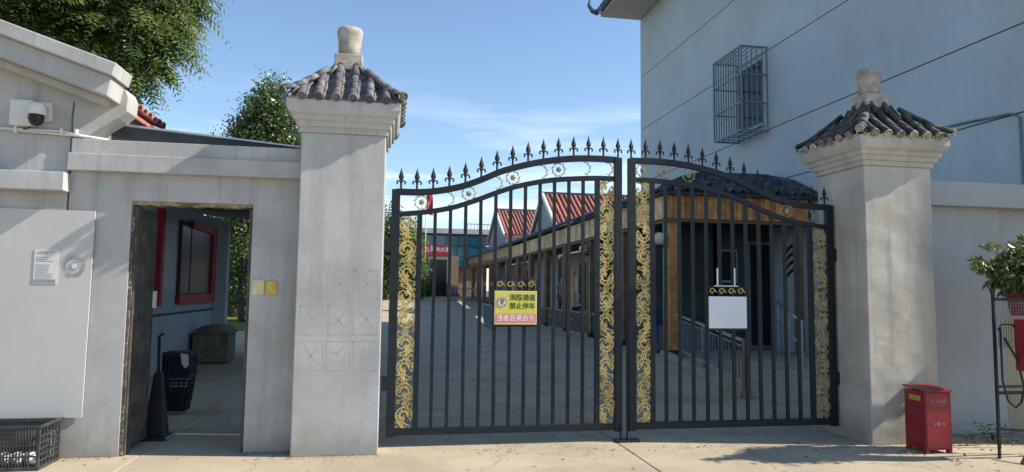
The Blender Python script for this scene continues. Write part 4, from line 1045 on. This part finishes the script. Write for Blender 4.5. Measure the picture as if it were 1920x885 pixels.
# ------------------------------------------------------------------ passage behind the doorway
t = thing('lodge', 'shaded pale lodge with red framed window seen through the open doorway', 'building', (-4, 14, 0))
MB().box(-8, -4.0, 11.6, 17.2, .0, 3.1).build('wall', 'paint_wall', t)
MB().box(-4.0, -3.975, 11.6, 17.2, .0, 1.02).build('dado', 'paint_wall', t); MB().box(-4.0, -3.965, 11.6, 17.2, 1.03, 1.06).build('dado_line', 'dark', t)
wn = MB().box(-4.0, -3.95, 13.95, 16.45, 1.28, 2.82).build('window', 'dark', t)
for a, b in ((14.0, 14.55), (14.65, 16.15)): MB().box(-3.948, -3.94, a, b, 1.42, 2.72).build('pane', 'glass_green', wn)
for y0_, y1_, z0_, z1_ in ((13.9, 16.5, 1.22, 1.40), (14.6, 16.5, 2.72, 2.86), (16.2, 16.5, 1.401, 2.719)): MB().box(-3.949, -3.90, y0_, y1_, z0_, z1_).build('frame', 'red_frame', wn)
MB().box(-4.0, -3.90, 12.7, 12.85, 1.2, 2.9).build('red_post', 'red_frame', t)
MB().box(-4.0, -3.985, 13.0, 13.8, 1.5, 2.7).build('posted_paper', 'paper', t)
MB().box(-4.0, -3.72, 16.75, 17.0, 0, 3.1).build('corner_post', 'paint_wall', t)
t = thing('storage_box', 'old mouldy box with a lid against the lodge wall in the passage', 'box', (-3.55, 15.1, 0))
MB().box(-3.88, -3.20, 14.8, 15.5, .02, .60).build('body', 'box', t, bevel=.015); MB().prism([(-3.92, .60), (-3.16, .60), (-3.2, .66), (-3.35, .76), (-3.7, .76), (-3.88, .66)], 14.76, 15.54).build('lid', 'box', t, bevel=.01)
t = thing('dustpan', 'tall dark metal dustpan with upright handle standing behind the door', 'dustpan', (-2.33, 7.65, 0))
MB().prism([(-2.50, .0), (-2.16, .0), (-2.18, .03), (-2.48, .04)], 7.50, 7.78).build('pan', 'black', t, bevel=.005)
MB().add([(-2.43, 7.6, .03), (-2.22, 7.6, .03), (-2.29, 7.68, .66), (-2.37, 7.68, .66), (-2.43, 7.77, .03), (-2.22, 7.77, .03), (-2.29, 7.72, .66), (-2.37, 7.72, .66)],
         [(0, 1, 2, 3), (4, 5, 6, 7), (0, 1, 5, 4), (1, 2, 6, 5), (2, 3, 7, 6), (3, 0, 4, 7)]).build('body', 'black', t, bevel=.006)
MB().tube([(-2.33, 7.7, .6), (-2.345, 7.7, 1.03), (-2.30, 7.7, 1.06)], .016, 8).build('handle', 'black', t)
t = thing('wire_basket', 'dark wire basket standing behind the dustpan under the navy crate', 'basket', (-2.5, 9.1, 0))
m = MB()
for z in (.05, .13, .21, .29, .37, .42):
    h_ = .10 + z * .12; c = [(-2.52 - h_, 9.1 - h_, z), (-2.52 + h_, 9.1 - h_, z), (-2.52 + h_, 9.1 + h_, z), (-2.52 - h_, 9.1 + h_, z), (-2.52 - h_, 9.1 - h_, z)]
    m.tube(c, .012, 4)
for k in range(6):
    for s_ in (-1, 1):
        u = -1 + 2 * k / 5
        m.tube([(-2.52 + u * .106, 9.1 + s_ * .106, .04), (-2.52 + u * .15, 9.1 + s_ * .15, .42)], .009, 4); m.tube([(-2.52 + s_ * .106, 9.1 + u * .106, .04), (-2.52 + s_ * .15, 9.1 + u * .15, .42)], .009, 4)
m.build('wires', 'black', t); MB().box(-2.62, -2.42, 9.0, 9.2, .05, .30).build('liner', 'dark', t)
t = thing('navy_crate', 'navy plastic crate with white label on top of the dark wire basket', 'crate', (-2.5, 9.1, .43))
m = MB().box(-2.68, -2.36, 8.94, 9.26, .44, .48); m.box(-2.68, -2.36, 8.94, 9.26, .70, .75)
for k in range(9):
    x = -2.68 + k * .0375; m.box(x, x + .02, 8.945, 8.96, .48, .70); m.box(x, x + .02, 9.24, 9.255, .48, .70); m.box(-2.675, -2.66, 8.94 + k * .0375, 8.96 + k * .0375, .48, .70); m.box(-2.38, -2.365, 8.94 + k * .0375, 8.96 + k * .0375, .48, .70)
m.build('body', 'navy', t); MB().box(-2.65, -2.39, 8.97, 9.23, .48, .69).build('contents', 'navy', t)
MB().add([(-2.47, 8.935, .74), (-2.38, 8.935, .73), (-2.37, 8.935, .60), (-2.41, 8.935, .56), (-2.45, 8.935, .61)], [(0, 1, 2, 3, 4)]).build('label', 'white', t)

# ------------------------------------------------------------------ red fire extinguisher cabinet
t = thing('fire_cabinet', 'red metal fire extinguisher cabinet standing by the mossy pillar', 'cabinet', (5.36, 6.1, 0))
cx0, cx1, cy0_, cy1_ = 5.21, 5.51, 6.0, 6.27
MB().box(cx0, cx1, cy0_, cy1_, .035, .60).build('body', 'red', t, bevel=.006)
MB().add([(cx0 - .012, cy0_ - .018, .60), (cx1 + .012, cy0_ - .018, .60), (cx1 + .012, cy1_ + .012, .63), (cx0 - .012, cy1_ + .012, .63), (cx0 - .012, cy0_ - .018, .612), (cx1 + .012, cy0_ - .018, .612), (cx1 + .012, cy1_ + .012, .642), (cx0 - .012, cy1_ + .012, .642)],
         [(0, 1, 2, 3), (4, 5, 6, 7), (0, 1, 5, 4), (1, 2, 6, 5), (2, 3, 7, 6), (3, 0, 4, 7)]).build('lid', 'red', t, bevel=.004)
MB().box(cx0 + .012, cx1 - .012, cy0_ - .006, cy0_ - .0005, .06, .585).build('door', 'red', t, bevel=.003)
for x in (cx0 + .002, cx1 - .042):
    for y in (cy0_ + .002, cy1_ - .042): MB().box(x, x + .04, y, y + .04, 0, .034).build('foot', 'red', t)
text('lettering', '灭火器箱', 'ink_faded', t, (5.36, cy0_ - .0085, .505), .046)
m = MB()
for k in range(16): m.box(5.29 + k * .009, 5.295 + k * .009, cy0_ - .0085, cy0_ - .0065, .462, .468)
m.build('small_print', 'ink_grey', t)
text('lettering', '火警119', 'ink_faded', t, (5.36, cy0_ - .0085, .285), .040)
MB().box(cx0 - .0025, cx0 - .0005, cy0_ + .05, cy0_ + .20, .505, .555).build('sticker', 'plate_gold', t)

# ------------------------------------------------------------------ leaves and trees
def leaves(name, blobs, n, size, m, parent, seed, aspect=.5, shell=.55, flat=0.0, droop=.25, spread=2.3):
    """many small leaf faces gathered into twigs and clumps inside the union of ellipsoids"""
    r = np.random.default_rng(seed); P = []
    vol = np.array([b[3] * b[4] * b[5] for b in blobs]) ** .8; vol /= vol.sum()
    for b, v in zip(blobs, vol):
        k = int(n * v / 14) + 1
        d = r.normal(size=(k, 3)); d /= np.linalg.norm(d, axis=1)[:, None]
        rad = (shell + (1 - shell) * r.random(k) ** .6) * (1 + .13 * np.sin(d[:, 0] * 7 + d[:, 2] * 9) + .1 * np.sin(d[:, 1] * 11 + 2))
        c = np.array(b[:3]) + d * rad[:, None] * np.array(b[3:6])
        sp = size * spread
        pts = (c[:, None, :] + np.clip(r.normal(size=(k, 14, 3)), -1.5, 1.5) * sp * np.array([1, 1, .7])).reshape(-1, 3); P.append(pts)
    P = np.concatenate(P); k = len(P)
    a = r.normal(size=(k, 3)); a[:, 2] -= droop * 2; a /= np.linalg.norm(a, axis=1)[:, None]
    nn = r.normal(size=(k, 3)); nn[:, 2] += .8; bvec = np.cross(a, nn); bvec /= np.linalg.norm(bvec, axis=1)[:, None]
    s = size * (.6 + .8 * r.random(k))[:, None]; cup = np.cross(a, bvec) * s * .12
    V = np.stack([P, P + a * s * .45 + bvec * s * aspect * .5 + cup, P + a * s, P + a * s * .45 - bvec * s * aspect * .5 + cup], 1).reshape(-1, 3)
    return fast_mesh(name, V, 4, [(0, 1, 2, 3)], m, parent)
def trunk(parent, base, top, r0, limbs, seed, m='bark'):
    rr = random.Random(seed); b, t_ = Vector(base), Vector(top); mb = MB()
    pts = [b.lerp(t_, k / 6) + Vector((rr.uniform(-.06, .06), rr.uniform(-.06, .06), 0)) * (k > 0) for k in range(7)]
    mb.tube(pts, [r0 * (1.25 if k == 0 else 1 - k * .1) for k in range(7)], 9).build('trunk', m, parent, smooth=True)
    for l in limbs:
        s_ = pts[rr.choice([2, 3, 4, 5])]; e = Vector(l); mid = s_.lerp(e, .5) + Vector((0, 0, .15 * (e - s_).length))
        MB().tube([s_, s_.lerp(mid, .5) + Vector((0, 0, .05)), mid, mid.lerp(e, .6), e], [r0 * .45, r0 * .36, r0 * .28, r0 * .18, r0 * .07], 6).build('limb', m, parent, smooth=True)
# big tree with feathery compound leaves
t = thing('feathery_tree', 'big tree with long feathery compound leaves hanging over the gatehouse roof', 'tree', (-6.4, 13.5, 0))
blobs = [(-6.8, 13.5, 7.6, 2.9, 2.2, 2.4), (-5.3, 13.1, 6.65, 1.3, 1.2, 1.1), (-4.65, 13.0, 6.0, .62, .8, .7), (-7.2, 13.0, 6.5, 1.7, 1.3, 1.3), (-4.65, 13.2, 7.3, .75, 1, 1.0), (-5.3, 13.0, 5.85, .85, .9, .6)]
def fronds(name, n, m, seed, lsc=1.0, drp=1.0):
    r = np.random.default_rng(seed); vol = np.array([b[3] * b[5] * b[4] for b in blobs]) ** .62; vol /= vol.sum(); out_ = []
    NP = 11
    for b, v in zip(blobs, vol):
        k = int(n * v)
        d = r.normal(size=(k, 3)); d /= np.linalg.norm(d, axis=1)[:, None]
        c = np.array(b[:3]) + d * (.5 + .5 * r.random(k) ** .5)[:, None] * np.array(b[3:6])
        h = d.copy(); h[:, 2] *= .4; h += r.normal(size=(k, 3)) * .45; h[:, 2] -= .15 * drp; h /= np.linalg.norm(h, axis=1)[:, None]
        up = np.array([0, 0, 1.]) + r.normal(size=(k, 3)) * .35
        side = np.cross(h, up); side /= np.linalg.norm(side, axis=1)[:, None]
        L = (.34 + .26 * r.random(k)) * lsc
        u = np.linspace(.08, 1, NP)
        # rachis bends down
        pos = c[:, None, :] + h[:, None, :] * (L[:, None] * u)[:, :, None] + np.array([0, 0, -1.])[None, None] * (L[:, None] * u ** 2 * .45 * drp)[:, :, None]
        tang = h[:, None, :] + np.array([0, 0, -1.])[None, None] * (u * .9 * drp)[None, :, None]; tang /= np.linalg.norm(tang, axis=2)[..., None]
        ll = .115 * lsc * np.sin(np.clip(u * 2.6 + .35, 0, 3.0))[None, :, None] * (.85 + .3 * r.random((k, NP, 1)))
        for sg in (-1, 1):
            ld = side[:, None, :] * sg + tang * .45 + np.array([0, 0, -.30]) + r.normal(size=(k, NP, 3)) * .12; ld /= np.linalg.norm(ld, axis=2)[..., None]
            wv = tang * ll * .17
            out_.append(np.stack([pos, pos + ld * ll * .4 + wv, pos + ld * ll, pos + ld * ll * .4 - wv], 2).reshape(-1, 3))
    return fast_mesh(name, np.concatenate(out_), 4, [(0, 1, 2, 3)], m, t)
fronds('crown', 2100, 'leaf', 3, 1.7); fronds('dark_fronds', 1200, 'leaf_dark', 5, 1.4);  # second set: darker green fronds scattered through the same crown
leaves('seed_clusters', [(-4.6, 12.4, 6.2, .5, .3, .5), (-4.75, 12.2, 5.6, .12, .15, .5), (-5.6, 12.3, 6.6, .7, .3, .5), (-4.3, 12.3, 5.3, .12, .1, .3), (-3.85, 12.5, 6.3, .1, .1, .4)], 2200, .05, 'leaf_yellow', t, 8)
trunk(t, (-6.6, 13.8, 0), (-6.4, 13.6, 6.6), .22, [(-4.6, 13.1, 6.4), (-4.3, 13.1, 5.9), (-5.4, 13, 7.6), (-7.4, 13.2, 7.8), (-6.2, 12.6, 6.7), (-5.1, 13.2, 5.9)], 3)
# small tree behind the awning
t = thing('small_leafy_tree', 'small bushy green tree between the gatehouse and the tall left gate pillar', 'tree', (-4.4, 25, 0))
leaves('crown', [(-4.35, 25, 8.4, .42, .45, .65), (-4.5, 25, 7.7, .75, .8, .7), (-4.1, 25, 7.4, .75, .8, .8), (-4.75, 25, 6.7, .95, .9, .85), (-3.9, 25, 6.2, 1.0, 1, .9), (-4.9, 25, 7.0, .45, .6, .5)], 24000, .12, 'leaf_hedge', t, 4, .5, .25)
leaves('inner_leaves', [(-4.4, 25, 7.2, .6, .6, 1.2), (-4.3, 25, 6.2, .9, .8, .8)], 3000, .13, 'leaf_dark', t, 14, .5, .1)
trunk(t, (-4.4, 25, 0), (-4.45, 25, 8.3), .12, [(-4.9, 25, 7.6), (-3.9, 25, 7.2), (-4.9, 24.9, 6.6), (-4.0, 25, 6.1), (-4.6, 25, 8.7)], 6)
# trees seen through the doorway
t = thing('glossy_leaved_tree', 'glossy leaved green tree seen through the open doorway', 'tree', (-6.1, 30, 0))
leaves('crown', [(-6.3, 30, 5.2, 1.1, .9, .9), (-6.5, 30, 4.0, 1.0, .9, .9), (-6.0, 30, 3.2, .9, .8, .8), (-6.9, 30, 2.6, .9, .8, .9), (-6.5, 29.8, 4.7, 1.3, .6, 1), (-5.5, 30.2, 4.4, .7, .7, .8), (-5.3, 30.5, 5.2, .7, .7, .9), (-6.6, 29.7, 1.7, .8, .5, .6)], 17000, .13, 'leaf_hedge', t, 7, .5, .2)
trunk(t, (-5.95, 29.8, 0), (-6.1, 30, 4.2), .13, [(-6.6, 30, 4), (-5.6, 30, 4.2), (-6.4, 30, 5), (-5.6, 29.8, 3.2)], 8)
t = thing('clipped_hedge', 'dark clipped hedge behind the tree seen through the open doorway', 'hedge', (-8, 33, 0))
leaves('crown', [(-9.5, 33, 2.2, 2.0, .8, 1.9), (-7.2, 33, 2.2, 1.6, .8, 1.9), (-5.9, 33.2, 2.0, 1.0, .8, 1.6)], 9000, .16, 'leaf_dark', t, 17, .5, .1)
MB().box(-10, -5.5, 32.9, 33.1, 0, 1.2).build('stems', 'bark', t)
# trees beyond the court, left of the gate
def far_tree(label, x, y, zt, w_, seed, m, n=9000):
    t = thing('leafy_tree', label, 'tree', (x, y, .9), 'trees beyond the courtyard'); z0 = .9
    h = zt - z0
    leaves('crown', [(x, y, z0 + h * .72, w_, w_, h * .27), (x - w_ * .3, y, z0 + h * .45, w_ * 1.0, w_, h * .25), (x + w_ * .35, y - .1, z0 + h * .33, w_ * .9, w_, h * .22), (x, y - .2, z0 + h * .14, w_ * 1.0, w_, h * .16), (x + w_ * .4, y, z0 + h * .6, w_ * .5, w_ * .5, h * .2)], n, .2, m, t, seed, .5, .2)
    trunk(t, (x, y, .9), (x, y, z0 + h * .6), .14, [(x + w_ * .5, y, z0 + h * .6), (x - w_ * .5, y, z0 + h * .5), (x, y, z0 + h * .85)], seed)
far_tree('dark green tree beyond the courtyard just right of the left gate pillar', -.3, 52, 8.1, 1.35, 31, 'leaf_dark')
far_tree('yellow green tree beyond the courtyard behind the left gold scroll strip', 1.45, 54, 6.6, 1.0, 32, 'leaf')
far_tree('dark tree beyond the courtyard mostly behind the left gate pillar', -3.4, 52, 8.5, 2.0, 33, 'leaf_dark')
def bush(name, label, x, y, z, r, n, sz, m, seed, h=1.0):
    t = thing(name, label, 'bush', (x, y, z)); leaves('leaves', [(x, y, z + r * h * .5, r, r * .8, r * h * .6), (x - r * .4, y, z + r * h * .8, r * .6, r * .6, r * .5)], n, sz, m, t, seed, .4, .1)
    rr = random.Random(seed)
    for k in range(5): MB().tube([(x, y, z), (x + rr.uniform(-r, r) * .5, y + rr.uniform(-r, r) * .4, z + r * h * .9)], [.02 * r + .004, .004], 5).build('stem', 'bark', t)
bush('round_bush', 'dark bush left of the far building entrance', 2.7, 58.5, .95, 1.0, 3000, .16, 'leaf_dark', 41, 1.5)
bush('small_weed', 'small sunlit weed growing at the foot of the boundary wall', 6.42, 6.45, 0, .07, 110, .045, 'leaf', 44, 1.2)

# ------------------------------------------------------------------ plant stand at the right edge
t = thing('plant_stand', 'dark metal plant stand with mesh panel at the right edge', 'stand', (6.1, 5.7, 0))
iron = lambda a, b, r=.016, nm='bar': MB().obox(a, b, r * 2, r * 2).build(nm, 'iron', t)
for (x, y) in ((5.79, 5.75), (6.9, 5.75), (6.20, 6.15), (6.9, 6.22)): iron((x, y, 0), (x, y, 1.68), .010, 'leg')
for z in (.62, 1.52): iron((5.79, 5.75, z), (6.9, 5.75, z), .014); iron((6.20, 6.15, z), (6.9, 6.15, z), .014)
iron((5.79, 5.75, .28), (6.9, 5.75, .20), .012)
iron((6.9, 6.05, 1.70), (6.9, 6.24, 1.70), .045, 'shadow_beam')  # unseen stub of beam, added to cast the slanting stripe on the right pillar
m = MB()
for k in range(12): m.box(5.82 + k * .03, 5.824 + k * .03, 5.762, 5.766, 1.05, 1.52)
for k in range(16): m.box(5.81, 6.15, 5.768, 5.772, 1.06 + k * .03, 1.064 + k * .03)
m.build('wire_mesh', 'cage', t)
MB().tube([(5.80, 5.72, 1.22), (5.83, 5.70, 1.28), (5.92, 5.68, 1.28), (5.97, 5.70, 1.25)], .008, 6).build('hose', 'black', t, smooth=True)
tag(MB().tube([(5.81, 5.70, 1.24), (5.80, 5.69, .95), (5.80, 5.69, .75), (5.84, 5.68, .56), (5.91, 5.67, .49), (5.98, 5.67, .54), (6.02, 5.67, .68), (5.95, 5.67, .95), (5.83, 5.68, 1.15)], .011, 8).build('rubber_hose', 'black', None, smooth=True, loc=(5.8, 5.69, 1.2)), 'black rubber hose looped over the plant stand at the right edge', 'hose')
t = thing('red_pot', 'red plant pot in the plant stand under the green foliage', 'pot', (6.12, 5.85, 1.4))
MB().lathe([(.12, 1.36), (.17, 1.66), (.185, 1.67), (.185, 1.72), (.15, 1.72)], (6.34, 5.93), 22).build('pot', 'red', t, smooth=True)
t = thing('red_box', 'faded red box hanging on the plant stand at the right edge', 'box', (6.12, 5.66, 1.0))
MB().box(5.96, 6.40, 5.56, 5.70, .84, 1.33).build('case', 'red', t, bevel=.01); MB().box(5.95, 6.41, 5.55, 5.71, 1.332, 1.345).build('lid', 'pink', t)
t = thing('leaning_board', 'narrow dark board leaning at the foot of the plant stand', 'board', (5.9, 5.6, 0))
MB().obox((5.82, 5.52, .0), (6.25, 5.62, .42), .07, .02).build('board', 'wood_dark', t)
# potted plant foliage
t = thing('potted_plant', 'bushy green plant spilling over the stand at the right edge', 'plant', (6.1, 5.75, 1.6))
leaves('foliage', [(6.17, 5.72, 1.86, .25, .24, .22), (6.05, 5.66, 1.80, .18, .2, .16), (5.88, 5.68, 1.83, .13, .15, .10), (6.5, 5.7, 1.95, .42, .35, .27), (5.82, 5.64, 1.76, .10, .12, .08), (6.02, 5.64, 1.96, .14, .14, .09)], 5200, .07, 'leaf_hedge', t, 51, .34, .1, droop=.5, spread=.8)
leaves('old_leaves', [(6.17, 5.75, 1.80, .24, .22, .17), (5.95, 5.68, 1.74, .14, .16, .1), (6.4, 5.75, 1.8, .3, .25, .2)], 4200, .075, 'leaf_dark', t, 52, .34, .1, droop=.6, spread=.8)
rr = random.Random(5)
for k in range(26):
    a = Vector((6.05 + rr.uniform(-.15, .2), 5.72, 1.75)); e = Vector((5.72 + rr.random() * .75, 5.5 + rr.random() * .35, 1.66 + rr.random() * .42)); mid = a.lerp(e, .5) + Vector((0, 0, .07))
    MB().tube([a, mid, e], [.007, .005, .002], 5).build('stem', 'bark', t)
sp = []
for k in range(9): sp.append((5.48 + .03 * k, 5.62 + .015 * k, 1.86 - .004 * k + .02 * math.sin(k), .02, .03, .02))
struct(leaves('spray', sp, 130, .06, 'leaf_hedge', t, 53, .3, .1, spread=.5), 'stuff')
sp = [(5.56 + .035 * k, 5.60, 2.03 + .012 * math.sin(k * 2), .015, .02, .012) for k in range(6)]
struct(leaves('spray', sp, 60, .05, 'leaf', t, 54, .3, .1, spread=.35), 'stuff')
MB().tube([(5.48, 5.62, 1.86), (5.72, 5.70, 1.82), (6.0, 5.72, 1.78)], [.002, .004, .006], 5).build('stem', 'bark', t)
MB().tube([(5.54, 5.60, 2.03), (5.76, 5.62, 2.02), (6.05, 5.72, 1.85)], [.002, .004, .006], 5).build('stem', 'bark', t)

# dry leaves and grit lying on the forecourt
def litter(name, n, boxes, size, m, seed, flat):
    r = np.random.default_rng(seed); P = []
    for (xa, xb, ya, yb, wgt) in boxes:
        k = int(n * wgt); P.append(np.stack([xa + (xb - xa) * r.random(k), ya + (yb - ya) * r.random(k) ** 1.8 if yb > ya else ya - (ya - yb) * r.random(k) ** 2.2, np.full(k, .004)], 1))
    P = np.concatenate(P); k = len(P); a = r.normal(size=(k, 3)); a[:, 2] = r.random(k) * flat; a /= np.linalg.norm(a, axis=1)[:, None]
    b = np.cross(a, np.array([0, 0, 1.]) + r.normal(size=(k, 3)) * flat); b /= np.linalg.norm(b, axis=1)[:, None]
    s_ = size * (.5 + r.random(k))[:, None]
    V = np.stack([P, P + a * s_ * .5 + b * s_ * .28, P + a * s_, P + a * s_ * .5 - b * s_ * .28], 1); V[:, :, 2] = np.maximum(V[:, :, 2], .003); V[:, 1, 2] += size * .12 * flat
    o = fast_mesh(name, V.reshape(-1, 3), 4, [(0, 1, 2, 3)], m, None, (0, 6, 0)); o['kind'] = 'stuff'; return o
M['dry_leaf'] = mat('dry_leaf', (.24, .19, .09), .9, var=.4, scale=30, bump=0)
M['grit'] = mat('grit', (.20, .18, .15), .95, var=.4, scale=40, bump=0)
litter('fallen_leaves', 330, [(4.9, 7.0, 6.42, 5.3, .5), (5.8, 7.0, 6.8, 6.2, .3), (-.9, 5.0, 6.6, 5.8, .12), (-3.4, -.9, 6.85, 6.5, .08)], .035, 'dry_leaf', 61, .35)
litter('grit', 5200, [(4.9, 6.0, 6.43, 6.3, .12), (-.88, -.05, 6.66, 6.56, .1), (-4, -2.4, 6.87, 6.72, .18), (-1.3, -.86, 6.87, 6.76, .06), (-1, 6, 6.7, 4.6, .3), (-.0, 5, 6.9, 6.6, .14), (5.76, 7, 6.8, 6.6, .1)], .010, 'grit', 62, .6)
